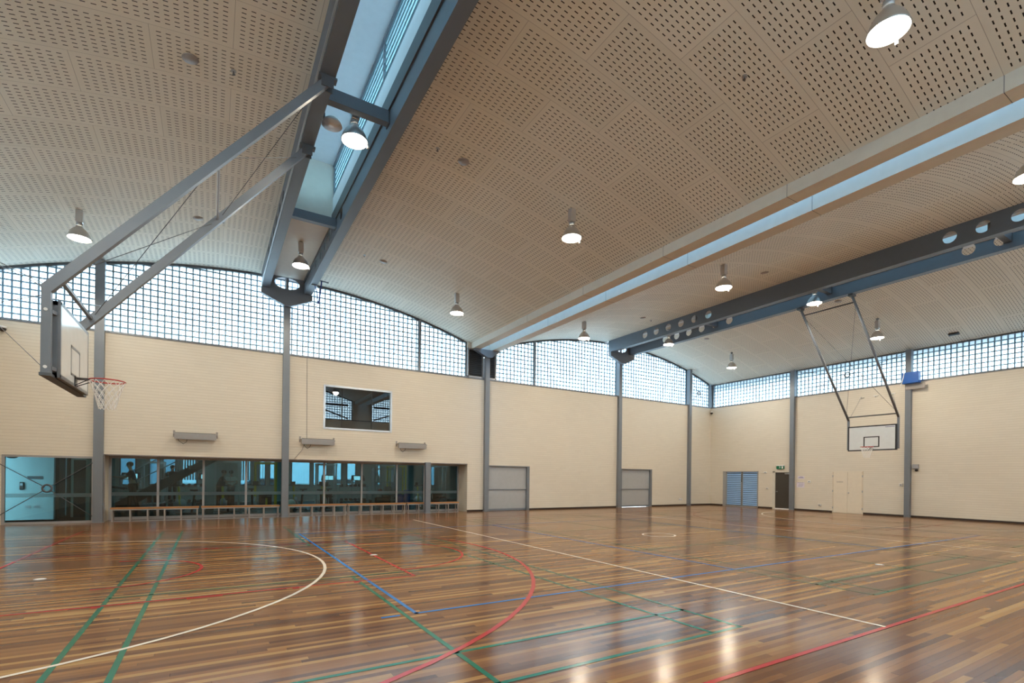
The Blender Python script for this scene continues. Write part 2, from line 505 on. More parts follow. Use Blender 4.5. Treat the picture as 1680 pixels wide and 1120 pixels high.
# skirtings
def skirting(name, mb): return setting(mb.build(name, 'dark_skirting'))
m = MB()
for a, b in ((10.04, 10.86), (13.44, 19.30), (21.96, XE)): m.box(a, b, YN-.018, YN+.002, 0, .085)
skirting('baseboard_north', m)
m = MB()
for a, b in ((16.42, YN), (13.25, 15.40), (YS, 11.84)): m.box(XE-.018, XE+.002, a, b, 0, .085)
skirting('baseboard_east', m)
# sill trims on top of the brickwork
setting(MB().box(XW, XE, YN-.03, YN+.02, SILL-.04, SILL+.03).build('trim_north_sill', 'steel_grey'))
setting(MB().box(XE-.03, XE+.02, YS, YN, SILL-.04, SILL+.03).build('trim_east_sill', 'steel_grey'))
setting(MB().box(XW, XE, YS-.02, YS+.03, SILL-.04, SILL+.03).build('trim_south_sill', 'steel_grey'))
setting(MB().box(XW-.02, XW+.03, YS, YN, SILL-.04, SILL+.03).build('trim_west_sill', 'steel_grey'))

# ------------------------------------------------------------------ ceiling vaults
def vault(mb, uvd, xa, xb, c, shift, n=40):
    pts = []
    for i in range(n+1):
        x = xa+(xb-xa)*i/n; s = RAD*math.asin((x-c)/RAD); pts.append((x, APEX-RAD+math.sqrt(RAD*RAD-(x-c)**2), s+shift))
    ya, yb = YS-TH, YN+.12
    for (x0, z0, s0), (x1, z1, s1) in zip(pts, pts[1:]):
        f = mb.quad((x0, ya, z0), (x1, ya, z1), (x1, yb, z1), (x0, yb, z0))
        for l, uvv in zip(f.loops, ((s0, ya), (s1, ya), (s1, yb), (s0, yb))): l[uvd].uv = uvv
        for l in f.loops: pass
B1 = (1.52, 1.77, 2.97, 3.22)          # twin beams of the first roof light
B2 = (18.38, 18.63, 19.83, 20.08)      # twin beams of the second
cm = MB(); uvl = cm.bm.loops.layers.uv.new('panels')
vault(cm, uvl, XW-.02, B1[0]+.06, CR1, 1.67)
vault(cm, uvl, B1[3]-.06, TW0+.03, CR1, 0.0)
vault(cm, uvl, TE1-.03, B2[0]+.06, CR2, .4)
vault(cm, uvl, B2[3]-.06, XE+.12, CR2, .9)
ceiling = setting(cm.build('ceiling', 'perforated_lining', fix=False))
# roof skin above the lining, carried out over the east and west walls as an eave
rm = MB()
def roof_strip(xa, xb, c, n=24, dz=.16):
    P = []
    for i in range(n+1):
        x = xa+(xb-xa)*i/n; P.append((x, APEX-RAD+math.sqrt(RAD*RAD-(x-c)**2)+dz))
    for (x0, z0), (x1, z1) in zip(P, P[1:]):
        rm.hexa([(x0, YS-1.0, z0), (x1, YS-1.0, z1), (x1, YN+.75, z1), (x0, YN+.75, z0)], [(x0, YS-1.0, z0+.06), (x1, YS-1.0, z1+.06), (x1, YN+.75, z1+.06), (x0, YN+.75, z0+.06)])
roof_strip(XW-1.15, B1[0]+.1, CR1); roof_strip(B1[3]-.1, TW0+.2, CR1); roof_strip(TE1-.2, B2[0]+.1, CR2); roof_strip(B2[3]-.1, XE+1.15, CR2)
setting(rm.build('ceiling_roof_sheeting', 'eave'))

# ------------------------------------------------------------------ glass block clerestories
def block_window(idx, along, plane, u0, u1, top, out=1, z0=SILL+.03):
    """along 'x' or 'y'; plane = inner face of the blocks; out = +1/-1 outward; top(u) = height of the head"""
    h = holder(f'window_{idx}')
    d = .10*out
    def P(u, v, z): return (u, v, z) if along == 'x' else (v, u, z)
    n = max(2, int(abs(u1-u0)/.4))
    us = [u0+(u1-u0)*i/n for i in range(n+1)]
    sl = MB()
    outline = [P(u0, plane+d*.2, z0), P(u1, plane+d*.2, z0)] + [P(u, plane+d*.2, top(u)-.02) for u in us[::-1]]
    off = Vector(P(0, d*.6, 0))
    sl.prism(outline, off); sl.build('glass_blocks', 'block_glass', h)['kind'] = 'structure'
    gm = MB(); T = .021; dm = .045*out
    k0 = math.ceil((u0+.03)/.2)
    u = k0*.2
    while u < u1-.03:
        zt = top(u)
        gm.hexa([P(u-T, plane, z0), P(u+T, plane, z0), P(u+T, plane+dm, z0), P(u-T, plane+dm, z0)], [P(u-T, plane, zt), P(u+T, plane, zt), P(u+T, plane+dm, zt), P(u-T, plane+dm, zt)])
        u += .2
    z = z0+.2
    ztop = max(top(u_) for u_ in us)
    while z < ztop-.03:
        a = None                                          # span of u where the head is above z
        m_ = 120
        span = []
        for i in range(m_+1):
            u_ = u0+(u1-u0)*i/m_
            if top(u_) > z+.01:
                if a is None: a = u_
                b = u_
            elif a is not None: span.append((a, b)); a = None
        if a is not None: span.append((a, b))
        for a, b in span:
            if b-a > .02: gm.hexa([P(a, plane+.001*out, z-T), P(b, plane+.001*out, z-T), P(b, plane+dm*.99, z-T), P(a, plane+dm*.99, z-T)], [P(a, plane+.001*out, z+T), P(b, plane+.001*out, z+T), P(b, plane+dm*.99, z+T), P(a, plane+dm*.99, z+T)])
        z += .2
    gm.build('mortar_grid', 'mortar', h)['kind'] = 'structure'
    fm = MB(); a_, b_ = plane-.04*out, plane+d*1.2
    for ua, ub in ((u0, u0+.05), (u1-.05, u1)):
        zt = min(top(ua), top(ub)); fm.hexa([P(ua, a_, z0), P(ub, a_, z0), P(ub, b_, z0), P(ua, b_, z0)], [P(ua, a_, top(ua)), P(ub, a_, top(ub)), P(ub, b_, top(ub)), P(ua, b_, top(ua))])
    for ua, ub in zip(us, us[1:]):
        za, zb = top(ua), top(ub)
        fm.hexa([P(ua, a_, za-.07), P(ub, a_, zb-.07), P(ub, b_, zb-.07), P(ua, b_, za-.07)], [P(ua, a_, za+.05), P(ub, a_, zb+.05), P(ub, b_, zb+.05), P(ua, b_, za+.05)])
    fm.build('window_frame', 'steel_dark', h)['kind'] = 'structure'
    return h
wi = 1
NBAYS = [(XW, -3.08), (-3.08, 2.39), (2.39, 7.73), (7.73, 10.00), (11.52, 13.77), (13.77, 19.30), (19.30, 25.07), (25.07, XE)]
for a, b in NBAYS:
    block_window(wi, 'x', YN+.18, a, b, arch, 1); wi += 1
for a, b in ((XW, 2.39), (2.39, 10.0), (11.52, 19.3), (19.3, XE)):
    block_window(wi, 'x', YS-.18, a, b, arch, -1); wi += 1
zE = arch(XE+.1)
setting(MB().box(10.0, 11.52, YS-.3, YS-.02, SILL, 8.3).build('trim_south_pier', 'cream_paint'))
for a, b in ((YS, 4.75), (4.75, 10.02), (10.02, 15.29), (15.29, YN)):
    block_window(wi, 'y', XE+.16, a, b, lambda u: zE, 1); wi += 1
zW = arch(XW)
for a, b in ((YS, 10.02), (10.02, YN)):
    block_window(wi, 'y', XW-.16, a, b, lambda u: zW, -1); wi += 1
# dark louvred infill either side of the valley column
for (a, b) in ((10.00, 10.84), (11.09, 11.52)):
    h = holder(f'window_{wi}'); wi += 1
    fm = MB(); top = 7.52
    fm.box(a, a+.06, YN+.02, YN+.2, SILL+.03, top); fm.box(b-.06, b, YN+.02, YN+.2, SILL+.03, top); fm.box(a, b, YN+.02, YN+.2, SILL+.03, SILL+.09); fm.box(a, b, YN+.02, YN+.2, top-.06, top)
    fm.build('louvre_frame', 'frame_grey', h)['kind'] = 'structure'
    lm = MB(); z = SILL+.12
    while z < top-.08:
        lm.hexa([(a+.06, YN+.06, z), (b-.06, YN+.06, z), (b-.06, YN+.16, z+.07), (a+.06, YN+.16, z+.07)], [(a+.06, YN+.06, z+.012), (b-.06, YN+.06, z+.012), (b-.06, YN+.16, z+.082), (a+.06, YN+.16, z+.082)]); z += .085
    lm.box(a+.06, b-.06, YN+.17, YN+.19, SILL+.09, top-.06)
    lm.build('louvre_slats', 'steel_dark', h)['kind'] = 'structure'
m = MB()                                                    # closing piece above the louvres, behind the gutter boxes
m.box(10.0, 11.52, YN+.03, YN+.25, 7.5, 8.3); setting(m.build('trim_valley_closure', 'gutter_paint'))

# ------------------------------------------------------------------ steel columns
def column(x, y, wx, wy, top, label, name='steel_column', base=True, z0=0.0):
    t = thing(name, label, 'column', (x, y, z0), 'grey steel columns along the walls')
    mb = MB(); fl = .014
    if wx >= wy:   # web normal along y
        mb.box(x-wx/2, x+wx/2, y-wy/2, y+wy/2, z0+.012, top)
    else:
        mb.box(x-wx/2, x+wx/2, y-wy/2, y+wy/2, z0+.012, top)
    mb.build('shaft', 'steel_grey', t)
    MB().box(x-wx/2-.03, x+wx/2+.03, y-wy/2-.02, y+wy/2+.0, z0, z0+.014).build('base_plate', 'steel_grey', t)
    return t
cy = YN-.04
column(-3.08, cy, .25, .24, arch(-3.08)-.02, 'grey steel column beside the glazed lobby door bay, behind the near hoop')
column(2.39, cy, .235, .24, 8.25, 'grey steel column splitting the long bench window, under the first roof beams')
column(10.97, cy, .22, .24, 7.16, 'grey steel column under the pale gutter box, beside the first grey roller door')
column(19.30, cy, .22, .24, 8.10, 'grey steel column under the perforated twin beams, beside the second roller door')
column(25.07, cy, .20, .24, arch(25.07)-.02, 'thin grey steel column on the long wall nearest the far corner')
column(XE-.04, 15.29, .24, .22, zE-.03, 'grey steel column between the dark exit door and the paper notices')
column(XE-.04, 10.02, .24, .22, zE-.03, 'grey steel column on the end wall carrying the blue box')
column(8.07, YN-.115, .22, .20, 2.21, 'short grey steel post standing in the bench recess', 'steel_post')
column(XE+.06, YN+.08, .20, .18, zE-.03, 'slim dark corner post between the two clerestories', 'steel_post', z0=SILL+.03)
column(7.73, YN+.17, .10, .12, arch(7.73)-.03, 'slim grey clerestory mullion above the right end of the bench window', 'steel_mullion', z0=SILL+.03)
column(13.77, YN+.17, .10, .12, arch(13.77)-.03, 'slim grey clerestory mullion just right of the pale gutter box', 'steel_mullion', z0=SILL+.03)
# ------------------------------------------------------------------ roof lights: twin cellular beams with a glazed monitor between
ZB, ZT = 8.44, 9.12
def cellular_beam(x0, x1, label, web=None, name='cellular_beam'):
    t = thing(name, label, 'beam', ((x0+x1)/2, 10, ZB), 'twin steel roof beams')
    ya, yb = YS+.02, YN-.12
    MB().box(x0, x1, ya, yb, ZB, ZB+.025).build('bottom_flange', 'beam_steel', t)
    MB().box(x0, x1, ya, yb, ZT-.025, ZT).build('top_flange', 'beam_steel', t)
    xm = web if web else (x0+x1)/2; mb = MB(); bm = mb.bm
    holes = [2.16, 2.90, 3.63, 4.37, 5.10, 5.84, 14.08, 14.81, 15.55, 16.29, 17.03, 17.76]
    zc, rad, hs = 8.76, .168, .36
    zlo, zhi = ZB+.025, ZT-.025
    y = ya
    def plate(a, b):
        for xx in (xm-.012, xm+.012):
            mb.quad((xx, a, zlo), (xx, b, zlo), (xx, b, zhi), (xx, a, zhi))
    for hy in holes:
        plate(y, hy-hs)
        a, b = hy-hs, hy+hs
        N = 32; rings = []
        for xx in (xm-.012, xm+.012):
            inner, outer = [], []
            for i in range(N):
                tt = 2*PI*i/N; c, s = math.cos(tt), math.sin(tt)
                inner.append(bm.verts.new((xx, hy+rad*c, zc+rad*s)))
                sc = min(hs/max(abs(c), 1e-6), ((zhi-zc) if s > 0 else (zc-zlo))/max(abs(s), 1e-6))
                outer.append(bm.verts.new((xx, hy+sc*c, zc+sc*s)))
            corners = [(hy+hs, zhi), (hy-hs, zhi), (hy-hs, zlo), (hy+hs, zlo)]
            cv = [bm.verts.new((xx, *c)) for c in corners]
            def ang(v): return math.atan2(v.co.z-zc, v.co.y-hy) % (2*PI)
            ca = [ang(v) for v in cv]
            for i in range(N):
                j = (i+1) % N
                a0 = 2*PI*i/N; a1 = 2*PI*(i+1)/N
                mid = [cv[k] for k in range(4) if a0 < ca[k] < a1]
                bm.faces.new([inner[i], outer[i]] + mid + [outer[j], inner[j]])
            rings.append(inner)
        for i in range(N): bm.faces.new((rings[0][i], rings[0][(i+1) % N], rings[1][(i+1) % N], rings[1][i]))
        y = b
    plate(y, yb)
    mb.build('cell_web', 'beam_steel', t)
    st = MB()
    for yy in (YN-.2, 14.75, 9.85, 4.95):
        st.box(x0+.02, x1-.02, yy-.01, yy+.01, zlo, zhi)
    st.build('stiffener', 'beam_steel', t)
    return t
tb = cellular_beam(B1[0], B1[1], 'dark steel roof beam holding the arms of the near hoop', B1[0]+.014)
cond = MB().tube([(B1[0]-.012, YS+.1, ZB+.12), (B1[0]-.012, YN-.3, ZB+.12)], .012, 8).tube([(B1[0]-.010, YS+.1, ZB+.045), (B1[0]-.010, YN-.3, ZB+.045)], .009, 8)
cond.build('conduit', 'steel_light', tb)
cellular_beam(B1[2], B1[3], 'dark steel roof beam right of the first roof light, beside the widest ceiling bay', B1[2]+.014)
cellular_beam(B2[0], B2[1], 'dark steel beam with round holes facing the hall at the second roof light', B2[0]+.014)
cellular_beam(B2[2], B2[3], 'blue lit steel beam with round holes that holds the far hoop poles', B2[2]+.014)

def monitor(k, B):
    """glazed roof light between a pair of beams"""
    xi0, xi1 = B[1], B[2]; zr = 10.66; y0, y1 = YS-.2, 15.20; zs = 9.20
    h = holder(f'ceiling_roof_light_{k}') if False else holder(f'window_{30+k}')
    up = MB()
    for xa, xb in ((xi0-.10, xi0), (xi1, xi1+.10)): up.box(xa, xb, y0, y1, zs, 9.70)
    up.box(xi0-.1, xi1+.1, y0-.1, y0, zs-.1, zr); up.build('upstand', 'white_paint', h)['kind'] = 'structure'
    dk = MB()
    for xa, xb in ((xi0-.16, xi0+.02), (xi1-.03, xi1+.16)): dk.box(xa, xb, y0, YN-.3, 8.87, zs)  # recess strips: shade painted dark in first, white in second to brighten holes
    dk.build('recess_strip', 'steel_dark' if k == 1 else 'white_paint', h)['kind'] = 'structure'
    rf = MB(); rf.box(xi0-.5, xi1+.5, y0-.4, y1+.4, zr, zr+.08); rf.build('monitor_ceiling', 'white_paint', h)['kind'] = 'structure'
    ew = MB(); ew.box(xi0-.1, xi1+.1, y1, y1+.08, 8.90, zr); ew.box(xi0-.1, xi1+.1, y1+.08, YN-.22, 8.98, 9.05)
    ew.build('end_panel', 'gutter_paint', h)['kind'] = 'structure'
    post = MB()
    yy = y1-.03
    while yy > y0:
        for xx in (xi0-.05, xi1+.05): post.box(xx-.035, xx+.035, yy-.035, yy+.035, 9.70, zr)
        yy -= 2.45
    for xx in (xi0-.05, xi1+.05): post.box(xx-.05, xx+.05, y0, y1, 9.70, 9.74); post.box(xx-.05, xx+.05, y0, y1, zr-.05, zr)
    post.build('window_frame', 'steel_grey', h)['kind'] = 'structure'
    lv = MB(); ed = MB()
    z = 9.80
    while z < zr-.1:
        for xx, s in ((xi0-.05, -1), (xi1+.05, 1)):
            lv.hexa([(xx-.01*s, y0, z+.075), (xx-.0*s, y0, z+.075), (xx-.0*s, y1-.05, z+.075), (xx-.01*s, y1-.05, z+.075)], [(xx+.06*s, y0, z-.06), (xx+.07*s, y0, z-.06), (xx+.07*s, y1-.05, z-.06), (xx+.06*s, y1-.05, z-.06)])
        for xx, s in ((xi0-.05, -1), (xi1+.05, 1)): ed.box(xx-.022*s, xx-.004*s, y0, y1-.05, z+.058, z+.088)
        z += .14
    lv.build('louvre_blades', 'louvre_glass', h)['kind'] = 'structure'
    ed.build('blade_edges', 'frame_teal', h)['kind'] = 'structure'
    t = None
    for yy, lab in ((14.75, 'farther'), (9.85, 'nearer'), (4.95, 'nearest'), (.2, 'last')):
        names = {(1, 14.75): 'grey cross member between the first twin beams, the one nearer the long wall',
                 (1, 9.85): 'grey cross member above the large glowing lamp between the first twin beams',
                 (1, 4.95): 'grey cross member between the first twin beams overhead', (1, .2): 'grey cross member of the first twin beams at the near end',
                 (2, 14.75): 'grey cross member seen through holes of the second twin beams, nearer the long wall',
                 (2, 9.85): 'grey cross member above the lamp by the far hoop poles', (2, 4.95): 'grey cross member of the second twin beams near the frame edge',
                 (2, .2): 'grey cross member of the second twin beams at the near end'}
        t = thing('cross_member', names[(k, yy)], 'beam', ((xi0+xi1)/2, yy, 8.62), 'cross members of the roof lights')
        MB().box(xi0+.002, xi1-.002, yy-.08, yy+.08, 8.63, 8.87).build('rail', 'beam_steel', t)
        MB().box(xi0-.10, xi0+.015, yy-.10, yy+.10, 8.60, 8.90).build('end_plate', 'steel_dark', t); MB().box(xi1-.015, xi1+.10, yy-.10, yy+.10, 8.60, 8.90).build('end_plate', 'steel_dark', t)
monitor(1, B1); monitor(2, B2)

def capital(B, x, label):
    t = thing('column_capital', label, 'column capital', (x, YN-.22, 7.9), 'tapered steel heads on the columns')
    a, b = B[0]-.02, B[3]+.02; y0, y1 = YN-.36, YN-.17
    mb = MB(); mb.prism([(a, y0, 8.43), (a, y0, 8.22), (x-.13, y0, 7.90), (x+.13, y0, 7.90), (b, y0, 8.22), (b, y0, 8.43)], (0, y1-y0, 0))
    mb.build('tapered_head', 'steel_grey', t)
    # end plate with an oval opening between the beams
    e0, e1, zc = B[1]-.02, B[2]+.02, 8.76; xc = (e0+e1)/2; N = 40; pm = MB(); bm = pm.bm; hw, hh = (e1-e0)/2, .37; rings = []
    for yy in (YN-.20, YN-.17):
        inn, out = [], []
        for i in range(N):
            tt = 2*PI*(i+.5)/N; c, s = math.cos(tt), math.sin(tt)
            inn.append(bm.verts.new((xc+.43*c, yy, zc+.215*s)))
            sc = min(hw/max(abs(c), 1e-6), hh/max(abs(s), 1e-6)); out.append(bm.verts.new((xc+sc*c, yy, zc+sc*s)))
        for i in range(N): bm.faces.new((inn[i], out[i], out[(i+1) % N], inn[(i+1) % N]))
        rings.append((inn, out))
    for i in range(N): bm.faces.new((rings[0][0][i], rings[0][0][(i+1) % N], rings[1][0][(i+1) % N], rings[1][0][i]))
    pm.build('end_plate', 'steel_grey', t)
    MB().box(x-.05, x+.05, YN-.14, YN-.06, 8.2, 9.2).build('stub_post', 'steel_grey', t)
    return t
capital(B1, 2.39, 'tapered grey steel head with oval hole carrying the first twin beams')
capital(B2, 19.30, 'tapered grey steel head with oval hole carrying the perforated twin beams')
t = thing('column_capital', 'tapered blue grey steel head under the pale gutter boxes', 'column capital', (10.97, YN-.1, 7.2), 'tapered steel heads on the columns')
MB().prism([(10.24, YN-.30, 7.47), (10.24, YN-.30, 7.40), (10.85, YN-.30, 7.12), (11.09, YN-.30, 7.12), (11.48, YN-.30, 7.40), (11.48, YN-.30, 7.47)], (0, .2, 0)).build('tapered_head', 'steel_grey', t)

# valley gutter boxes
for (a, b, lab) in ((TW0, TW1, 'pale boxed gutter beam on the near side of the valley'), (TE0, TE1, 'pale boxed gutter beam on the far side of the valley with a sky lit face')):
    t = thing('gutter_beam', lab, 'beam', ((a+b)/2, 10, 7.48), 'boxed gutter beams')
    MB().box(a, b, YS-.05, YN-.02, 7.48, 8.35).build('casing', 'gutter_paint', t)
    jm = MB()
    for yy in (2.6, 5.9, 9.2, 12.5, 15.8): jm.box(a-.0015, b+.0015, yy-.004, yy+.004, 7.4785, 8.3)
    jm.build('panel_joint', 'steel_dark', t)
h = holder('window_40')
m = MB(); m.box(TW1-.1, TE0+.1, YS, YN, 8.36, 8.40); m.build('added_valley_glazing', 'added_valley_glass', h)['kind'] = 'structure'  # unseen glazing added so sky light falls on the far box's face
# ------------------------------------------------------------------ ground-floor openings in the north wall
REC = 21.45
def part(mb, name, mat, parent, smooth=False): return mb.build(name, mat, parent, smooth)
# recess of the bench window: jambs, soffit, back glazing
m = MB(); m.box(-3.25, -2.95, YN+.301, REC+.12, 0, 2.6); m.box(10.04, 10.34, YN+.301, REC+.12, 0, 2.6)
setting(m.build('trim_recess_jambs', 'cream_paint'))
m = MB(); m.box(-2.95, 10.04, YN+.301, REC+.12, 2.20, 2.6); setting(m.build('trim_recess_soffit', 'frame_brown'))
m = MB(); m.box(-2.95, 10.04, YN-.004, YN+.30, 2.165, 2.20); m.box(-2.96, -2.93, YN-.004, YN+.05, 0, 2.2); setting(m.build('trim_recess_edge', 'frame_brown'))
h = holder('window_50')
muls = [-2.95, -1.59, -.23, 1.15, 2.44, 3.98, 5.50, 7.03, 8.32, 10.04]
fm = MB()
fm.box(-2.95, 10.04, REC, REC+.10, 0, .09); fm.box(-2.95, 10.04, REC, REC+.10, 2.10, 2.20)
for i, x in enumerate(muls):
    a = x-.035 if 0 < i < len(muls)-1 else (x if i == 0 else x-.07)
    fm.box(a, a+.07, REC-.02, REC+.10, .09, 2.10)
part(fm, 'window_frame', 'frame_grey', h)['kind'] = 'structure'
for a, b in zip(muls, muls[1:]):
    part(MB().box(a+.035, b-.035, REC+.04, REC+.055, .09, 2.10), 'window_pane', 'clear_glass', h)['kind'] = 'structure'
for a, b in zip(muls, muls[1:]):
    part(MB().box(a+.035, b-.035, REC+.036, REC+.0395, .82, .94), 'safety_strip', 'frosted', h)['kind'] = 'structure'
# lobby window
h = holder('window_51'); fm = MB()
fm.box(-5.34, -3.20, YN+.02, YN+.12, 0, .07); fm.box(-5.34, -3.20, YN+.02, YN+.12, 2.05, 2.11); fm.box(-5.34, -5.27, YN+.02, YN+.12, .07, 2.05); fm.box(-3.26, -3.20, YN+.02, YN+.12, .07, 2.05)
part(fm, 'window_frame', 'frame_grey', h)['kind'] = 'structure'
part(MB().box(-5.27, -3.26, YN+.06, YN+.075, .07, 2.05), 'window_pane', 'clear_glass', h)['kind'] = 'structure'
part(MB().box(-5.27, -3.26, YN+.056, YN+.0595, .82, .94), 'safety_strip', 'frosted', h)['kind'] = 'structure'
# upper viewing window
h = holder('window_52'); fm = MB()
X0, X1, Z0, Z1 = 3.80, 6.44, 3.47, 5.11
for bx in ((X0-.05, X0+.02, Z0-.05, Z1+.05), (X1-.02, X1+.05, Z0-.05, Z1+.05), (X0, X1, Z1-.02, Z1+.05), (X0, X1, Z0-.05, Z0+.02)):
    fm.box(bx[0], bx[1], YN-.02, YN+.12, bx[2], bx[3])
part(fm, 'window_frame', 'aluminium', h)['kind'] = 'structure'
jm = MB()
for x in (4.46, 5.66): jm.box(x-.009, x+.009, YN+.03, YN+.06, Z0+.02, Z1-.02)
part(jm, 'glass_joint', 'black', h)['kind'] = 'structure'
part(MB().box(X0+.02, X1-.02, YN+.062, YN+.075, Z0+.02, Z1-.02), 'window_pane', 'office_glass', h)['kind'] = 'structure'
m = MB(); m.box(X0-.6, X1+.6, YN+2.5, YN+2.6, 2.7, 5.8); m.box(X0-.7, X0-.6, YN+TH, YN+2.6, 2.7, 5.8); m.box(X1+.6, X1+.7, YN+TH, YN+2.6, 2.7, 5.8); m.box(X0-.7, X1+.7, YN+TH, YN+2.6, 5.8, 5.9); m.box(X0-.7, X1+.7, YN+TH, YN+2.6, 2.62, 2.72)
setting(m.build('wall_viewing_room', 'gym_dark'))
# grey roller doors
for k, (a, b) in enumerate(((11.10, 13.44), (19.55, 21.96))):
    h = holder(f'door_{k+1}')
    fm = MB(); fm.box(a, a+.05, YN-.01, YN+.3, 0, 2.15); fm.box(b-.14, b, YN-.012, YN+.3, 0, 2.15); fm.box(a, b, YN-.01, YN+.3, 2.11, 2.15)
    part(fm, 'door_frame', 'steel_grey', h)['kind'] = 'structure'
    lo = MB(); lo.box(a+.05, b-.14, YN+.12, YN+.16, .01, 1.005); part(lo, 'lower_leaf', 'roller_grey', h)['kind'] = 'structure'
    up = MB(); up.box(a+.05, b-.14, YN+.10, YN+.14, 1.02, 2.11); part(up, 'upper_leaf', 'roller_grey', h)['kind'] = 'structure'
    ra = MB(); ra.box(a+.05, b-.14, YN+.085, YN+.12, .99, 1.03); ra.box(a+.05, b-.14, YN+.10, YN+.13, .01, .10); part(ra, 'meeting_rail', 'steel_grey', h)['kind'] = 'structure'
# ------------------------------------------------------------------ openings in the east wall
h = holder('door_3')                                                # blue louvred double door
ya, yb = 17.28, 19.60
fm = MB(); fm.box(XE-.02, XE+.12, ya, ya+.05, 0, 2.13); fm.box(XE-.03, XE+.14, yb-.20, yb, 0, 2.13); fm.box(XE-.02, XE+.12, ya, yb, 2.08, 2.13); fm.box(XE-.02, XE+.12, ya, yb, 0, .07)
part(fm, 'door_frame', 'frame_grey', h)['kind'] = 'structure'
for a, b in ((ya+.05, 18.33), (18.37, yb-.20)):
    lf = MB(); lf.box(XE+.03, XE+.07, a, a+.045, .07, 2.08); lf.box(XE+.03, XE+.07, b-.045, b, .07, 2.08)
    part(lf, 'leaf_stile', 'frame_grey', h)['kind'] = 'structure'
    lv = MB(); z = .10
    while z < 2.05:
        lv.hexa([(XE+.02, a+.045, z), (XE+.02, b-.045, z), (XE+.028, b-.045, z-.008), (XE+.028, a+.045, z-.008)], [(XE+.075, a+.045, z+.085), (XE+.075, b-.045, z+.085), (XE+.083, b-.045, z+.077), (XE+.083, a+.045, z+.077)]); z += .112
    part(lv, 'louvre_slats', 'louvre_blue', h)['kind'] = 'structure'
lk = MB(); lk.tube([(XE+.0, 18.35, 1.5), (XE+.0, 18.35, 1.95)], .014, 8); lk.ball((XE+.0, 18.35, 1.52), .03, 8); part(lk, 'door_bolt', 'black', h)['kind'] = 'structure'
MB().box(XE+.12, XE+.14, ya+.05, yb-.2, .07, 2.08).build('door_backing', 'black', h)['kind'] = 'structure'
h = holder('door_4')                                                # dark exit door
ya, yb = 15.40, 16.42
fm = MB(); fm.box(XE-.02, XE+.12, yb-.14, yb, 0, 2.11); fm.box(XE-.02, XE+.12, ya, ya+.02, 0, 2.11); fm.box(XE-.02, XE+.12, ya, yb, 2.05, 2.11); part(fm, 'door_frame', 'gutter_paint', h)['kind'] = 'structure'
MB().box(XE-.02, XE+.12, ya+.02, yb-.14, 0, .05).build('threshold', 'white_plastic', h)['kind'] = 'structure'
part(MB().box(XE+.04, XE+.085, ya+.02, yb-.14, .05, 2.05), 'door_leaf', 'door_grey', h)['kind'] = 'structure'
MB().box(XE-.03, XE+.04, ya+.03, ya+.32, 1.95, 2.01).build('door_closer', 'steel_light', h)['kind'] = 'structure'
kn = MB(); kn.tube([(XE+.04, yb-.20, .98), (XE-.02, yb-.20, .98), (XE-.02, yb-.31, .98)], .011, 8); part(kn, 'door_handle', 'steel_light', h)['kind'] = 'structure'
h = holder('door_5')                                                # cream store doors flush with the brickwork
fm = MB()
for a, b, z0, z1 in ((11.86, 11.89, 0, 2.08), (13.22, 13.25, 0, 2.08), (11.86, 13.25, 2.06, 2.09)): fm.box(XE-.025, XE, a, b, z0, z1)
part(fm, 'door_frame', 'cream_paint', h)['kind'] = 'structure'
for a, b in ((11.90, 12.545), (12.555, 13.21)):
    part(MB().box(XE-.018, XE, a, b, .01, 2.055), 'door_leaf', 'cream_paint', h)['kind'] = 'structure'
MB().ball((XE-.04, 12.49, 1.02), .03, 8).build('door_knob', 'steel_light', h)['kind'] = 'structure'
m = MB()
for y in (11.88, 13.23):
    for z in (.25, 1.1, 1.85): m.box(XE-.035, XE-.018, y-.02, y+.02, z-.05, z+.05)
m.build('hinge', 'steel_light', h)['kind'] = 'structure'
m = MB(); m.box(XE-.024, XE-.018, 12.75, 13.05, 1.545, 1.575); m.build('name_strip', 'bracket_grey', h)['kind'] = 'structure'

# ------------------------------------------------------------------ benches along the recess
def bench(x0, x1, label):
    t = thing('bench', label, 'bench', ((x0+x1)/2, YN+.24, 0), 'timber topped benches in the window recess')
    ya, yb = YN+.085, YN+.43
    for a, b in ((ya, ya+.165), (ya+.18, yb)): MB().box(x0, x1, a, b, .405, .455, .004).build('seat_plank', 'timber_seat', t)
    fr = MB(); fr.box(x0+.01, x1-.01, ya+.02, ya+.05, .365, .405); fr.box(x0+.01, x1-.01, yb-.05, yb-.02, .365, .405); fr.build('seat_rail', 'steel_light', t)
    n = 5
    for i in range(n+1):
        x = x0+.05+(x1-x0-.1)*i/n
        lg = MB(); lg.box(x-.02, x+.02, ya+.02, ya+.06, .012, .365); lg.box(x-.02, x+.02, yb-.06, yb-.02, .012, .365); lg.box(x-.02, x+.02, ya+.06, yb-.06, .33, .365)
        lg.build('leg_frame', 'bracket_grey', t)
    ft = MB(); ft.box(x0+.02, x1-.02, ya+.02, ya+.06, 0, .012); ft.build('floor_rail', 'steel_light', t)
    return t
bench(-2.80, -.35, 'first timber bench from the glazed lobby end')
bench(-.28, 2.24, 'second timber bench from the lobby end, left of the steel column')
bench(2.52, 4.70, 'timber bench just right of the column splitting the window')
bench(4.75, 7.18, 'timber bench below the panes left of the short recess post')
bench(7.25, 9.69, 'timber bench at the right end of the recess, passing behind the short post')

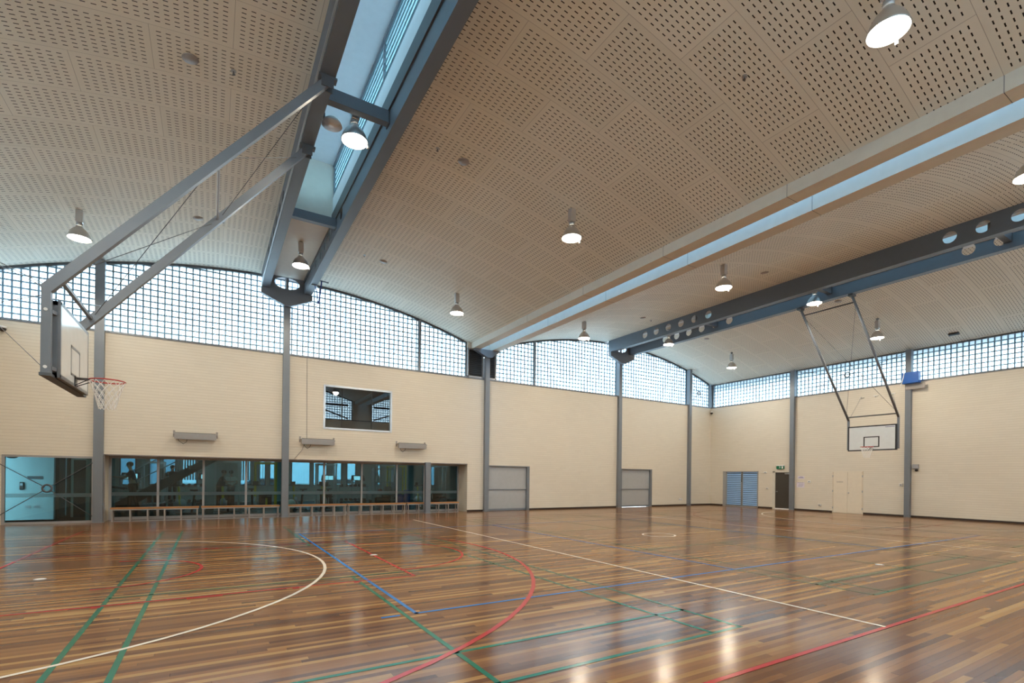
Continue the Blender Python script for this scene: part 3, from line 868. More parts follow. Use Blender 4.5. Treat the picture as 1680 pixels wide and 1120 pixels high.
# ------------------------------------------------------------------ radiant heaters over the benches
def heater(x0, x1, label, cord):
    t = thing('strip_heater', label, 'heater', ((x0+x1)/2, YN-.2, 2.77), 'grey strip heaters above the bench window')
    y0, y1 = YN-.30, YN-.13
    MB().prism([(x0, y0, 2.965), (x0, y0+.02, 2.78), (x0, y1, 2.80), (x0, y1, 2.99), (x0, y0+.03, 2.985)], (x1-x0, 0, 0)).build('housing', 'frame_grey', t)
    MB().box(x0+.02, x1-.02, y0+.03, y1-.01, 2.985, 3.0).build('top_edge', 'black', t)
    MB().box(x0+.05, x1-.05, y0+.04, y1-.03, 2.772, 2.786).build('element_guard', 'steel_light', t)
    for x in (x0-.02, x1+.02):
        bk = MB(); bk.box(x-.012, x+.012, YN-.24, YN, 2.93, 2.97); bk.box(x-.03, x+.03, YN-.012, YN, 2.85, 3.08); bk.build('bracket', 'bracket_grey', t)
    cm_ = MB()
    pts = [(x0+.10, YN-.2, 2.79), (x0+.12, YN-.10, 2.72), (x0+.25, YN-.03, 2.62), (x0+.34, YN-.02, 2.70), (x0+.36, YN-.10, 2.79)]
    cm_.tube(pts, .008, 6)
    cm_.build('cord', 'black', t)
    return t
heater(-1.07, .15, 'grey strip heater left of the column, above the second bench', 0)
heater(2.93, 4.13, 'grey strip heater directly below the left end of the upper window', 1)
heater(6.72, 7.94, 'grey strip heater below and right of the upper window', 2)
t = MB().tube([(2.93+.22, YN-.03, 2.98), (2.93+.22, YN-.012, 3.2), (3.13, YN-.012, SILL-.05)], .010, 6).tube([(3.06, YN-.05, 2.8), (2.98, YN-.03, 2.55), (2.72, YN-.012, 2.21)], .010, 6).build('power_cable', 'bracket_grey')
tag(t, 'thin dark cable dropping down the brick wall to the middle strip heater', 'cable')

# ------------------------------------------------------------------ pendant high bay lamps
def make_lamp(label, loc):
    t = thing('pendant_lamp', label, 'lamp', (0, 0, 0), 'high bay pendant lamps')
    prof = [(.252, 0), (.258, .012), (.250, .03), (.225, .10), (.185, .18), (.130, .25), (.085, .285), (.078, .32)]
    rf = MB(); rf.lathe(prof, 36, caps=False); rf.lathe([(r-.006, z) for r, z in prof], 36, caps=False); o = rf.build('reflector', 'aluminium', t, True)
    MB().lathe([(.232, .028), (.16, .018), (.06, .012), (.001, .011)], 36, caps=False).build('lens', 'lamp_glow', t, True)
    MB().lathe([(.07, .32), (.07, .40), (.055, .41)], 20).build('neck', 'steel_light', t, True)
    gb = MB(); gb.box(-.075, .075, -.075, .075, .41, .74, .01); gb.build('gear_box', 'aluminium', t)
    hk = MB(); hk.tube([(.0, .04*math.cos(a), .79+.045*math.sin(a)) for a in [2*PI*i/14 for i in range(14)]], .009, 8, closed=True); hk.build('hook', 'black', t, True)
    cl = MB(); cl.box(.245, .275, -.02, .02, -.05, .03); cl.build('clip', 'steel_light', t)
    sd = bpy.data.lights.new('lamp_light', 'SPOT'); sd.energy = LAMP_WATTS; sd.color = LAMP_COLOUR; sd.spot_size = math.radians(168); sd.spot_blend = .35; sd.shadow_soft_size = .20
    so = bpy.data.objects.new('lamp_light', sd); COL.objects.link(so); so.parent = t; so.location = (0, 0, -.03)
    t.location = loc; return t
ZL1 = 7.70
spots = []
LX = [(-3.0, 0), (2.37, 1), (7.80, 0), (13.90, 0), (19.23, 1), (24.20, 0)]
LY = [3.16, 10.08, 17.0]
lab = {
 (0, 2): 'pendant lamp under the ceiling behind the near hoop arms',
 (1, 1): 'large glowing lamp hung between the first twin beams below a cross member',
 (1, 2): 'pendant lamp between the first twin beams, close to the oval hole',
 (2, 0): 'very bright glowing lamp highest in view, right above the pale gutter box',
 (2, 1): 'pendant lamp in the middle of the widest ceiling bay',
 (2, 2): 'pendant lamp of the widest ceiling bay nearest the glass blocks',
 (3, 0): 'lamp cut off by the right frame edge',
 (3, 1): 'pendant lamp between the pale gutter box and the perforated beam',
 (3, 2): 'pendant lamp hanging in front of the arched glass blocks right of the gutter',
 (4, 1): 'lamp below the second twin beams, between the far hoop poles',
 (4, 2): 'small lamp below the round holes of the second twin beams',
 (5, 1): 'pendant lamp right of the far hoop poles, under the last ceiling bay',
 (5, 2): 'smallest pendant lamp of the last ceiling bay, near the corner',
}
first = None
for i, (x, mon) in enumerate(LX):
    for j, y in enumerate(LY):
        z = 8.22 if mon else ZL1
        l_ = lab.get((i, j), 'pendant lamp overhead outside the picture')
        if first is None: first = make_lamp(l_, (x, y, z)); o = first
        else: o = dup(first, (x, y, z), l_)
        # drop rod from what carries the lamp
        zt = (8.64 if j == 1 else (8.985 if j == 2 else 10.66)) if mon else arch(x)
        rd = MB(); rd.tube([(0, 0, .835), (0, 0, zt-z+ (0 if mon else .0))], .012, 8); rd.lathe([(.06, zt-z-.02), (.06, zt-z-.002)], 16)
        r_o = rd.build('drop_rod', 'steel_dark'); r_o.parent = o
# ------------------------------------------------------------------ basketball hoops
def hoop(name, label, xf, s, yc, bw, zlo, border, build_frame):
    """xf = face of the board, s = +1 if it faces +x; board width bw along y"""
    t = thing(name, label, 'basketball hoop', (xf, yc, zlo), 'hinged basketball hoops')
    y0, y1 = yc-bw/2, yc+bw/2; zhi = zlo+1.05
    bd = MB().box(xf-.025*s, xf, y0, y1, zlo, zhi).build('backboard', 'board_white', t)
    fr = MB(); w = .045; f0, f1 = xf, xf+.002*s
    for a, b, c, d in ((y0, y1, zlo, zlo+w), (y0, y1, zhi-w, zhi), (y0, y0+w, zlo, zhi), (y1-w, y1, zlo, zhi)): fr.box(f0, f1, a, b, c, d)
    fr.box(xf-.03*s, xf-.0*s, y0-.006, y0, zlo-.006, zhi+.006); fr.box(xf-.03*s, xf, y1, y1+.006, zlo-.006, zhi+.006); fr.box(xf-.03*s, xf, y0, y1, zlo-.006, zlo); fr.box(xf-.03*s, xf, y0, y1, zhi, zhi+.006)
    fr.build('border', border, bd)
    tg = MB(); ty0, ty1, tz0, tz1 = yc-.295, yc+.295, zlo+.14, zlo+.59
    for a, b, c, d in ((ty0, ty1, tz0, tz0+.04), (ty0, ty1, tz1-.04, tz1), (ty0, ty0+.045, tz0, tz1), (ty1-.045, ty1, tz0, tz1)): tg.box(f0, f1, a, b, c, d)
    tg.build('target_square', border, bd)
    # steel sub-frame behind the board
    sf = MB(); b0, b1 = xf-.03*s, xf-.11*s
    for a, b, c, d in ((y0, y0+.06, zlo, zhi), (y1-.06, y1, zlo, zhi), (y0, y1, zlo, zlo+.06), (y0, y1, zhi-.06, zhi), (yc-.2, yc-.14, zlo, zhi), (yc+.14, yc+.2, zlo, zhi)): sf.box(b0, b1, a, b, c, d)
    sf.build('board_frame', 'steel_grey', t)
    # ring
    zr = zlo+.135; cx = xf+s*.385; R = .229
    rg = MB(); rg.tube([(cx+R*math.cos(a), yc+R*math.sin(a), zr) for a in [2*PI*i/40 for i in range(40)]], .010, 10, closed=True)
    rim = rg.build('rim', 'red_paint', t, True)
    br = MB(); br.box(xf, xf+.012*s, yc-.07, yc+.07, zr-.13, zr+.03)
    for dy in (-.06, .06): br.tube([(xf+.01*s, yc+dy, zr-.11), (cx-s*R*.82, yc+dy*2.0, zr-.006)], .007, 8); br.tube([(xf+.01*s, yc+dy, zr), (cx-s*R*.93, yc+dy*1.3, zr)], .009, 8)
    br.build('rim_bracket', 'board_border', t)
    nt = MB(); N = 12; H = .44
    def np_(k, l):                                     # node of the net at ring step k and level l
        f = l/6; r = R*(1-.55*f**.8) if l else R
        a = 2*PI*k/N; return (cx+r*math.cos(a), yc+r*math.sin(a), zr-.008-H*f)
    for k in range(N):
        for q in (1, -1):
            pts = [np_(k+q*.5*l, l) for l in range(7)]
            nt.tube(pts, .0050, 5)
    nt.build('net', 'net_white', t)
    build_frame(t, y0, y1, zlo, zhi)
    return t
def frame_near(t, y0, y1, zlo, zhi):
    xs = -1.915; top = 4.10
    E_ = {}
    for nm, y in (('near', 9.00), ('far', 11.10)):
        MB().bar((xs, y, zlo+.02), (xs, y, top), .10, .10, (0, 1, 0)).build('post', 'steel_grey', t)
        hi = (B1[0]+.12, y, 8.36)
        MB().bar((xs-.018, y, top-.05), hi, .102, .13).build('swing_arm', 'steel_grey', t)
        hb = MB(); hb.box(B1[0]-.02, B1[1]+.03, y-.07, y+.07, 8.40, 8.438); hb.box(B1[0]+.02, B1[0]+.22, y-.075, y-.055, 8.24, 8.40); hb.box(B1[0]+.02, B1[0]+.22, y+.055, y+.075, 8.24, 8.40)
        hb.build('hinge_bracket', 'steel_dark', t)
        bt = MB()
        for z in (zlo+.10, zlo+.87):
            bt.tube([(xs, y-.06, z), (xs, y-.045, z)], .022, 10)
        bt.build('bolt', 'white_plastic', t)
        st = MB()
        for z in (zlo+.10, zlo+.87): st.bar((xs+.03, y+(.02 if y < 10 else -.02), z), (-1.85, y+(.18 if y < 10 else -.18), z), .05, .05)
        st.build('stand_off', 'steel_grey', t)
        E_[nm] = (Vector((xs, y, top)), Vector(hi))
    MB().box(xs-.06, xs+.06, 8.93, 11.17, zlo-.02, zlo+.02).build('bottom_rail', 'steel_dark', t)
    a = lambda nm, f: E_[nm][0].lerp(E_[nm][1], f)
    MB().bar(a('near', .035), a('far', .035), .05, .05).build('cross_bar', 'steel_grey', t)
    MB().tube([a('near', .555), a('far', .555)], .02, 10).build('cross_bar', 'steel_light', t)
    cb = MB()
    cb.tube([a('near', .04), a('far', .54)], .006, 6); cb.tube([a('far', .04), a('near', .54)], .006, 6)
    cb.tube([a('near', .57), a('far', .95)], .006, 6); cb.tube([a('far', .57), a('near', .95)], .006, 6)
    for p, q in (((xs, 9.0, 4.12), (XW+.02, 17.6, 7.35)), ((xs, 9.0, 4.08), (XW+.02, 18.9, 7.5)), ((xs, 9.0, 4.0), (XW+.02, 19.0, 6.0)), ((xs, 9.0, 2.97), (XW+.02, 19.2, 6.25)), ((xs, 9.0, 3.95), (-3.0, 20.3, 6.9))):
        cb.tube([p, q], .006, 6)
    cb.build('guy_cable', 'steel_dark', t)
hoop('basketball_hoop', 'near basketball hoop seen side on, on square steel arms from the first twin beams', -1.80, 1, 10.05, 1.82, 2.915, 'board_border_washed', frame_near)
def frame_far(t, y0, y1, zlo, zhi):
    xb = 23.86; top = 4.25
    E_ = {}
    for nm, y in (('a', 9.15), ('b', 11.0)):
        MB().bar((xb, y, zlo+.05), (xb, y, top), .07, .07, (0, 1, 0)).build('post', 'steel_grey', t)
        hi = (20.0, y, 8.40)
        MB().tube([(xb, y, top), hi], .045, 12).build('swing_arm', 'steel_grey', t, True)
        MB().box(19.86, 20.12, y-.08, y+.08, 8.36, 8.438).build('hinge_bracket', 'steel_dark', t)
        E_[nm] = (Vector((xb, y, top)), Vector(hi))
    a = lambda nm, f: E_[nm][0].lerp(E_[nm][1], f)
    MB().tube([a('a', .03), a('b', .03)], .025, 10).build('cross_bar', 'steel_dark', t, True)
    MB().tube([a('a', .95), a('b', .95)], .025, 10).build('cross_bar', 'steel_dark', t, True)
    cb = MB(); cb.tube([a('a', .05), a('b', .93)], .006, 6); cb.tube([a('b', .05), a('a', .93)], .006, 6)
    for y, yy in ((9.15, 10.65), (11.0, 11.95)): cb.tube([(xb, y, top), (XE-.05, yy, 5.72)], .006, 6)
    cb.build('guy_cable', 'steel_dark', t)
ho = hoop('basketball_hoop', 'far basketball hoop facing the hall, on two slanting poles in front of the end wall', 23.76, -1, 10.07, 1.79, 2.905, 'board_border', frame_far)
bd = [c for c in ho.children if c.name.startswith('backboard')][0]
lg = MB()
for i in range(9): lg.box(23.7575, 23.7565, 9.245+.036*i, 9.27+.036*i, 3.845, 3.875)
lg.build('maker_mark', 'ink', bd)

# ------------------------------------------------------------------ small fittings on the walls
def x_brace(label, plane_pts, c, normal, r=.12):
    """tension rods from four corners to a ring"""
    t = thing('cross_brace', label, 'bracing', c, 'thin rod bracing with centre rings')
    c = Vector(c); n = Vector(normal)
    ax = Vector((0, 0, 1)); bx = n.cross(ax)
    MB().tube([c+(ax*math.cos(a)+bx*math.sin(a))*r for a in [2*PI*i/28 for i in range(28)]], .028, 8, closed=True).build('ring', 'steel_dark', t, True)
    for p in plane_pts:
        p = Vector(p); d = (p-c).normalized()
        MB().tube([c+d*(r-.05), p], .011, 8).build('rod', 'steel_dark', t, True)
    return t
yb_ = YN-.06
x_brace('rod bracing with centre ring across the glazed lobby bay', [(-5.58, yb_, 1.98), (-3.21, yb_, 1.92), (-5.58, yb_, .13), (-3.21, yb_, .20)], (-4.30, yb_, 1.10), (0, 1, 0), .11)
x_brace('rod bracing with ring in the last corner bay of the arched clerestory', [(25.2, YN+.08, 7.95), (27.05, YN+.08, 7.45), (25.2, YN+.08, 6.25), (27.05, YN+.08, 6.25)], (26.10, YN+.08, 7.0), (0, 1, 0), .12)
x_brace('rod bracing with ring across the end wall clerestory behind the hoop poles', [(XE+.08, 10.16, 7.52), (XE+.08, 15.16, 7.52), (XE+.08, 10.16, 6.25), (XE+.08, 15.16, 6.25)], (XE+.08, 12.66, 6.94), (1, 0, 0), .12)
# dark bracing on the wall behind the camera, seen mirrored in the upper window
for k, (xa, xb) in enumerate(((3.4, 9.6), (11.7, 17.5))):
    t = thing('wall_truss', 'dark steel truss in front of the clerestory behind the camera', 'bracing', (xa, YS+.1, SILL), 'trusses behind the camera')
    MB().bar((xa, YS+.08, 7.35), (xb, YS+.08, 7.35), .10, .16).build('top_rail', 'steel_dark', t)
    xm = (xa+xb)/2
    for p in ((xa, SILL+.1), (xb, SILL+.1)): MB().bar((xm, YS+.08, 7.3), (p[0], YS+.08, p[1]), .08, .10).build('diagonal', 'steel_dark', t)
    MB().bar((xm, YS+.08, SILL), (xm, YS+.08, 7.3), .14, .10, (0, 1, 0)).build('post', 'steel_dark', t)

# exit sign
t = thing('exit_sign', 'small green exit sign above the dark door', 'exit sign', (XE-.05, 15.96, 2.24), None)
MB().box(XE-.09, XE, 15.76, 16.16, 2.235, 2.41).build('sign_box', 'sign_green', t)
MB().box(XE-.10, XE, 15.75, 16.17, 2.41, 2.46).build('housing', 'white_plastic', t)
fg = MB(); xx0, xx1 = XE-.092, XE-.0905
def yz(pts): fg.prism([(xx0, 15.965-p[0], 2.32+p[1]) for p in pts], (xx1-xx0, 0, 0))
fg.lathe([(.012, 0), (.012, .001)], 10, (xx0, 15.985, 2.385), 'x')
yz([(-.025, .045), (.005, .05), (.012, .0), (-.012, -.005)]); yz([(-.012, 0), (.0, 0), (-.03, -.05), (-.042, -.045)]); yz([(0, 0), (.012, 0), (.035, -.03), (.028, -.04)]); yz([(.0, .045), (.01, .05), (.04, .02), (.034, .012)]); yz([(-.02, .045), (-.012, .05), (-.045, .015), (-.052, .02)])
fg.box(xx0, xx1, 15.79, 15.86, 2.26, 2.385)
fg.build('running_figure', 'white_plastic', t)
# blue box on the column with bracket below
t = thing('blue_box', 'blue box strapped to the end wall column above the clerestory sill', 'box', (XE-.30, 9.86, 6.0), None)
MB().box(XE-.42, XE-.165, 9.54, 10.17, 6.03, 6.53, .01).build('case', 'blue_case', t)
MB().box(XE-.20, XE-.161, 9.38, 10.10, 5.78, 6.02).build('backing_plate', 'bracket_grey', t)
MB().tube([(XE-.45, 10.05, 6.62), (XE-.44, 10.10, 6.3), (XE-.43, 10.20, 5.95)], .018, 8).build('strap', 'white_plastic', t)
# security cameras in the two corners
def cctv(x, y, z, s, label):
    t = thing('security_camera', label, 'security camera', (x, y, z), 'dome security cameras in the corners')
    MB().lathe([(.10, .0), (.10, .05), (.06, .06)], 20, (x, y, z)).build('mount', 'white_plastic', t, True)
    MB().ball((x, y, z-.02), .085, 8).build('dome', 'black', t, True)
    MB().bar((x, y, z+.05), (x+.12*s, y+.08, z+.09), .05, .05).build('arm', 'white_plastic', t)
cctv(27.02, 20.36, 5.83, 1, 'dark dome camera high in the far corner of the hall')
cctv(-5.30, 20.36, 5.83, -1, 'dark dome camera under the clerestory left of the near hoop')
# notices, switches and sockets on the east wall
def plate(name, label, cat, y0, y1, z0, z1, mat, d=.012, group=None, part_=None):
    t = thing(name, label, cat, (XE, (y0+y1)/2, z0), group)
    MB().box(XE-d, XE-.0005, y0, y1, z0, z1).build('plate', mat, t); return t
t = plate('paper_notice', 'upper paper notice right of the exit door column', 'notice', 14.66, 15.02, 1.70, 1.85, 'paper', .004, 'paper notices by the exit door')
m = MB()
for z, a, b in ((1.80, 14.74, 14.92), (1.755, 14.70, 14.98)): m.box(XE-.0055, XE-.004, a, b, z-.010, z+.010)
m.build('printed_text', 'ink', t)
t = plate('paper_notice', 'lower, larger paper notice right of the exit door column', 'notice', 14.66, 15.07, 1.23, 1.51, 'paper', .004, 'paper notices by the exit door')
m = MB()
for z, a, b in ((1.49, 14.70, 15.03), (1.42, 14.72, 14.95), (1.36, 14.72, 14.98), (1.30, 14.76, 15.0)): m.box(XE-.0055, XE-.004, a, b, z-.006, z+.006)
m.build('printed_text', 'ink', t)
def fitting(name, label, cat, y, z, w, h_, mat='white_plastic'):
    t = thing(name, label, cat, (XE, y, z), None); MB().box(XE-.05, XE, y-w/2, y+w/2, z-h_/2, z+h_/2, .006).build('housing', mat, t)
    MB().box(XE-.058, XE-.05, y-w*.3, y+w*.3, z-h_*.3, z+h_*.3).build('cover', 'frame_grey', t); return t
fitting('thermostat', 'small white wall sensor right of the paper notices', 'sensor', 14.40, 1.55, .14, .12)
fitting('wall_switch', 'small white switch left of the exit door', 'switch', 16.72, 1.14, .12, .10)
fitting('door_bell', 'small white fitting up the wall left of the exit door', 'sensor', 16.85, 2.05, .16, .08)
fitting('wall_socket', 'small white socket low on the wall below the notices', 'socket', 13.86, .34, .14, .10)
fitting('wall_switch', 'small white switch beside the blue box column', 'switch', 10.30, 1.46, .12, .14)
t = thing('alarm_unit', 'grey and black wall unit right of the blue box column', 'alarm', (XE, 9.74, 2.1), None)
MB().box(XE-.08, XE, 9.63, 9.86, 2.20, 2.40, .008).build('housing', 'frame_grey', t); MB().ball((XE-.07, 9.70, 2.13), .06, 8).build('lens', 'black', t, True)
t = thing('wall_socket', 'white double socket low on the long wall left of the corner column', 'socket', (23.6, YN, .38), None)
MB().box(24.25, 24.55, YN-.03, YN, .34, .44, .006).build('housing', 'white_plastic', t)
m = MB(); m.box(24.29, 24.37, YN-.033, YN-.03, .36, .42); m.box(24.43, 24.51, YN-.033, YN-.03, .36, .42); m.build('outlet', 'frame_grey', t)
# little fixing hooks on the end wall above the far board
for k, (y, lb) in enumerate(((11.95, 'small wall hook farthest left above the far board'), (11.35, 'small wall hook in the middle of three above the far board'), (10.65, 'small wall hook nearest the blue box'))):
    t = thing('wall_hook', lb, 'hook', (XE, y, 5.7), 'small wall hooks')
    MB().box(XE-.05, XE, y-.09, y+.09, 5.66+.02*k, 5.69+.02*k).build('plate', 'white_plastic', t); MB().tube([(XE-.03, y, 5.66+.02*k), (XE-.06, y, 5.63+.02*k), (XE-.03, y, 5.62+.02*k)], .01, 6).build('hook', 'steel_dark', t)

# ceiling speakers and sprinklers: set square to the curved lining
def ceil_pt(side_c, s, y):
    a = s/RAD; return Vector((side_c+RAD*math.sin(a), y, APEX-RAD+RAD*math.cos(a))), a
def ceiling_item(kind, c, s, y, label):
    p, a = ceil_pt(c, s, y)
    if kind == 'speaker':
        t = thing('ceiling_speaker', label, 'speaker', p, 'round speakers in the ceiling')
        WORLD[t.name] = Vector((0, 0, 0))
        MB().lathe([(.13, .004), (.13, -.012), (.115, -.018)], 28).build('rim', 'bracket_grey', t, True)
        MB().lathe([(.112, -.012), (.108, -.022), (.002, -.026)], 28).build('grille', 'bracket_grey', t, True)
    else:
        t = thing('sprinkler', label, 'sprinkler', p, 'sprinkler heads in the ceiling')
        WORLD[t.name] = Vector((0, 0, 0))
        MB().lathe([(.045, .004), (.045, -.012)], 16).build('rose', 'steel_light', t)
        MB().tube([(0, 0, -.01), (0, 0, -.06)], .010, 8).lathe([(.026, -.062), (.026, -.066)], 14).build('head', 'steel_dark', t)
    t.rotation_euler = (0, a, 0); t.location = p
for args in (
 ('speaker', CR1, -2.78, 10.46, 'round speaker in the ceiling above the near hoop arms'),
 ('speaker', CR1, 2.57, 10.51, 'round speaker in the widest ceiling bay beside the first twin beams'),
 ('speaker', CR1, -2.78, 16.86, 'faint round speaker in the ceiling between the two near hoop arms'),
 ('speaker', CR1, 2.59, 16.87, 'round speaker right of the hanging straps near the glass blocks'),
 ('speaker', CR2, -2.46, 16.34, 'round speaker left of the perforated beam near the arched glass blocks'),
 ('speaker', CR2, -2.60, 10.42, 'round speaker in the strip of ceiling between gutter and perforated beam'),
 ('speaker', CR2, 2.72, 16.88, 'round speaker in the last ceiling bay near the corner'),
 ('speaker', CR2, 2.57, 10.48, 'round speaker in the last ceiling bay between the far hoop poles'),
 ('sprinkler', CR1, -2.11, 10.46, 'small sprinkler right of the speaker above the near hoop'),
 ('sprinkler', CR1, 1.91, 10.49, 'small sprinkler beside the first twin beams in the widest bay'),
 ('sprinkler', CR1, 5.35, 5.22, 'small sprinkler high in the widest bay near the brightest lamp'),
 ('sprinkler', CR1, -2.16, 16.78, 'small sprinkler between the near hoop arms'),
 ('sprinkler', CR1, 1.94, 16.84, 'small sprinkler left of the speaker near the hanging straps'),
 ('sprinkler', CR2, -1.75, 16.51, 'small sprinkler against the perforated beam near the glass blocks')):
    ceiling_item(*args)
p, a = ceil_pt(CR2, 7.55, 8.28)
t = thing('ceiling_sensor', 'black rectangular sensor under the ceiling edge above the end wall', 'sensor', p); WORLD[t.name] = Vector((0, 0, 0)); t.rotation_euler = (0, a, 0)
MB().box(-.06, .06, -.17, .17, -.07, .0).build('case', 'black', t); MB().box(-.02, .02, -.12, .12, -.085, -.07).build('lens', 'steel_dark', t)
# dish fitting inside the first roof light
t = thing('dish_speaker', 'bowl shaped fitting on the inner side of the first roof light beam', 'speaker', (2.02, 10.6, 8.9))
MB().bar((1.78, 10.6, 8.86), (1.90, 10.6, 8.86), .06, .10).build('bracket', 'steel_dark', t)
MB().lathe([(.20, .0), (.17, .08), (.10, .14), (.02, .17)], 24, (2.04, 10.6, 8.72)).build('bowl', 'white_plastic', t, True)
# straps with ring and hook hanging from the first roof light
t = thing('hanging_strap', 'dark double strap with pale ring hanging beside the oval hole', 'strap', (3.25, 19.0, 8.4))
m = MB(); m.tube([(3.12, 19.0, 8.43), (3.20, 19.0, 8.2), (3.24, 19.0, 7.78)], .018, 8); m.tube([(3.36, 19.0, 8.62), (3.32, 19.0, 8.2), (3.26, 19.0, 7.78)], .022, 8); m.build('webbing', 'blue_plastic', t)
m = MB(); m.bar((3.22, 19.0, 8.63), (3.60, 19.0, 8.60), .05, .03); m.bar((3.02, 19.0, 8.43), (3.20, 19.0, 8.42), .05, .03); m.bar((3.25, 19.0, 8.36), (3.42, 19.0, 8.35), .05, .03); m.build('hanger', 'steel_dark', t)
MB().tube([(3.25+.13*math.cos(q), 19.0, 7.66+.13*math.sin(q)) for q in [2*PI*i/24 for i in range(24)]], .014, 8, closed=True).build('ring', 'frame_grey', t, True)
m = MB(); m.tube([(3.25, 19.0, 7.53), (3.25, 19.0, 7.30)], .008, 6); m.tube([(3.17, 19.0, 7.38), (3.20, 19.0, 7.27), (3.27, 19.0, 7.24), (3.29, 19.0, 7.10)], .018, 8); m.build('hook', 'frame_grey', t)
# ------------------------------------------------------------------ fitness room behind the bench window
RX0, RX1, RY0, RY1 = -6.8, 16.5, REC+.12, 33.0
m = MB(); m.box(RX0, RX1, RY0, RY1, -.12, -.001); setting(m.build('floor_fitness_room', 'gym_floor'))
m = MB(); m.box(-3.25, RX1, REC+.121, RY1, 2.90, 3.0); m.box(RX0, -3.25, 24.6, RY1, 2.90, 3.0); setting(m.build('ceiling_fitness_room', 'gym_wall'))
setting(MB().box(-3.45, -3.35, YN+.31, 24.6, 0, 2.9).build('wall_fitness_west', 'gym_wall'))
setting(MB().box(RX0, -3.45, 24.5, 24.6, 0, 2.9).build('wall_fitness_return', 'gym_wall'))
setting(MB().box(RX0-.1, RX0, 24.5, RY1, 0, 2.9).build('wall_fitness_end', 'gym_wall'))
setting(MB().box(RX1, RX1+.1, RY0, RY1, 0, 2.9).build('wall_fitness_east', 'gym_wall'))
setting(MB().box(10.04, RX1, REC+.02, REC+.12, 0, 2.9).build('wall_fitness_south', 'gym_wall'))
m = MB(); wins = [(-5.6, -4.4), (-4.1, -3.4), (-2.85, -2.45), (-2.25, -1.65), (-1.40, -.65), (1.45, 2.05), (2.45, 2.8), (3.0, 3.3), (4.2, 5.3), (5.45, 6.3), (6.7, 7.2), (7.5, 8.1), (9.4, 9.75), (12.9, 13.6)]
xs = [RX0] + [v for w in wins for v in w] + [RX1]
for i in range(0, len(xs), 2): m.box(xs[i], xs[i+1], RY1, RY1+.15, 0, 2.9)
for a, b in wins: m.box(a, b, RY1, RY1+.15, 0, .95); m.box(a, b, RY1, RY1+.15, 2.50, 2.9)
setting(m.build('wall_fitness_north', 'gym_wall'))
for k, (a, b) in enumerate(wins):
    h = holder(f'window_{60+k}')
    fm = MB(); fm.box(a, a+.05, RY1-.02, RY1+.1, .95, 2.5); fm.box(b-.05, b, RY1-.02, RY1+.1, .95, 2.5); fm.box(a, b, RY1-.02, RY1+.1, .95, 1.0); fm.box(a, b, RY1-.02, RY1+.1, 2.45, 2.5)
    fm.build('window_frame', 'steel_dark', h)['kind'] = 'structure'
    MB().box(a+.05, b-.05, RY1+.04, RY1+.05, 1.0, 2.45).build('window_pane', 'tinted_glass', h)['kind'] = 'structure'
# unseen strip lights, added to brighten the fitness room
for k, (x, y) in enumerate(((-1.5, 25.4), (2.5, 24.2), (6.5, 24.2), (10.5, 24.6), (-2.0, 29.5), (2.5, 29.0), (6.5, 29.0), (10.5, 29.0))):
    t = thing('added_strip_light', 'added strip light brightening the fitness room from its ceiling', 'light', (x, y, 2.85), 'added strip lights in the fitness room')
    MB().box(x-.65, x+.65, y-.09, y+.09, 2.85, 2.90).build('tray', 'white_paint', t); MB().box(x-.62, x+.62, y-.06, y+.06, 2.835, 2.85).build('tube', 'added_tube_glow', t)
# white vertical blinds
def blinds(x0, x1, label):
    t = thing('vertical_blind', label, 'blind', ((x0+x1)/2, RY1-.12, 1.3), 'white vertical blinds in the fitness room')
    MB().box(x0, x1, RY1-.14, RY1+.0, 2.46, 2.52).build('head_rail', 'aluminium', t)
    x = x0+.03
    while x < x1-.02:
        MB().hexa([(x, RY1-.13, 1.25), (x+.085, RY1-.10, 1.25), (x+.086, RY1-.095, 1.25), (x+.001, RY1-.125, 1.25)], [(x, RY1-.13, 2.46), (x+.085, RY1-.10, 2.46), (x+.086, RY1-.095, 2.46), (x+.001, RY1-.125, 2.46)]).build('slat', 'curtain', t); x += .125
blinds(-1.42, -.62, 'white vertical blind behind the sloping stair in the fitness room')
blinds(1.42, 2.06, 'white vertical blind right of the person in the pale shirt')
# stair with sloping underside
t = thing('staircase', 'dark staircase with sloping underside and handrails behind the first panes', 'staircase', (-1.4, 24.2, 0))
p0, p1 = Vector((-3.6, 24.0, .15)), Vector((1.0, 24.0, 2.95))
MB().prism([(p0.x, 23.7, p0.z), (p1.x, 23.7, p1.z), (p1.x, 23.7, p1.z-.28), (p0.x+.45, 23.7, 0.0), (p0.x, 23.7, 0.0)], (0, .06, 0)).build('stringer', 'gym_dark', t)
MB().prism([(p0.x, 24.9, p0.z), (p1.x, 24.9, p1.z), (p1.x, 24.9, p1.z-.28), (p0.x+.45, 24.9, 0.0), (p0.x, 24.9, 0.0)], (0, .06, 0)).build('stringer', 'gym_dark', t)
for i in range(15):
    f = (i+.5)/15; p = p0.lerp(p1, f); MB().box(p.x-.14, p.x+.14, 23.76, 24.9, p.z-.03, p.z).build('tread', 'gym_dark', t)
for dz in (.45, .9):
    MB().tube([(p0.x, 23.72, p0.z+dz), (p1.x-1.2, 23.72, p1.z-.73+dz)], .02, 8).build('handrail', 'steel_light', t)
for f in (.05, .3, .55): 
    p = p0.lerp(p1, f); MB().tube([(p.x, 23.72, p.z), (p.x, 23.72, p.z+.9)], .02, 8).build('baluster', 'steel_light', t)
t = thing('square_column', 'grey post inside the fitness room behind the third pane', 'column', (.05, 26.0, 0), None); MB().box(-.25, .20, 25.8, 26.2, 0, 2.9).build('shaft', 'gym_wall', t); MB().box(-.27, .22, 25.78, 26.22, 0, .12).build('base', 'gym_dark', t)

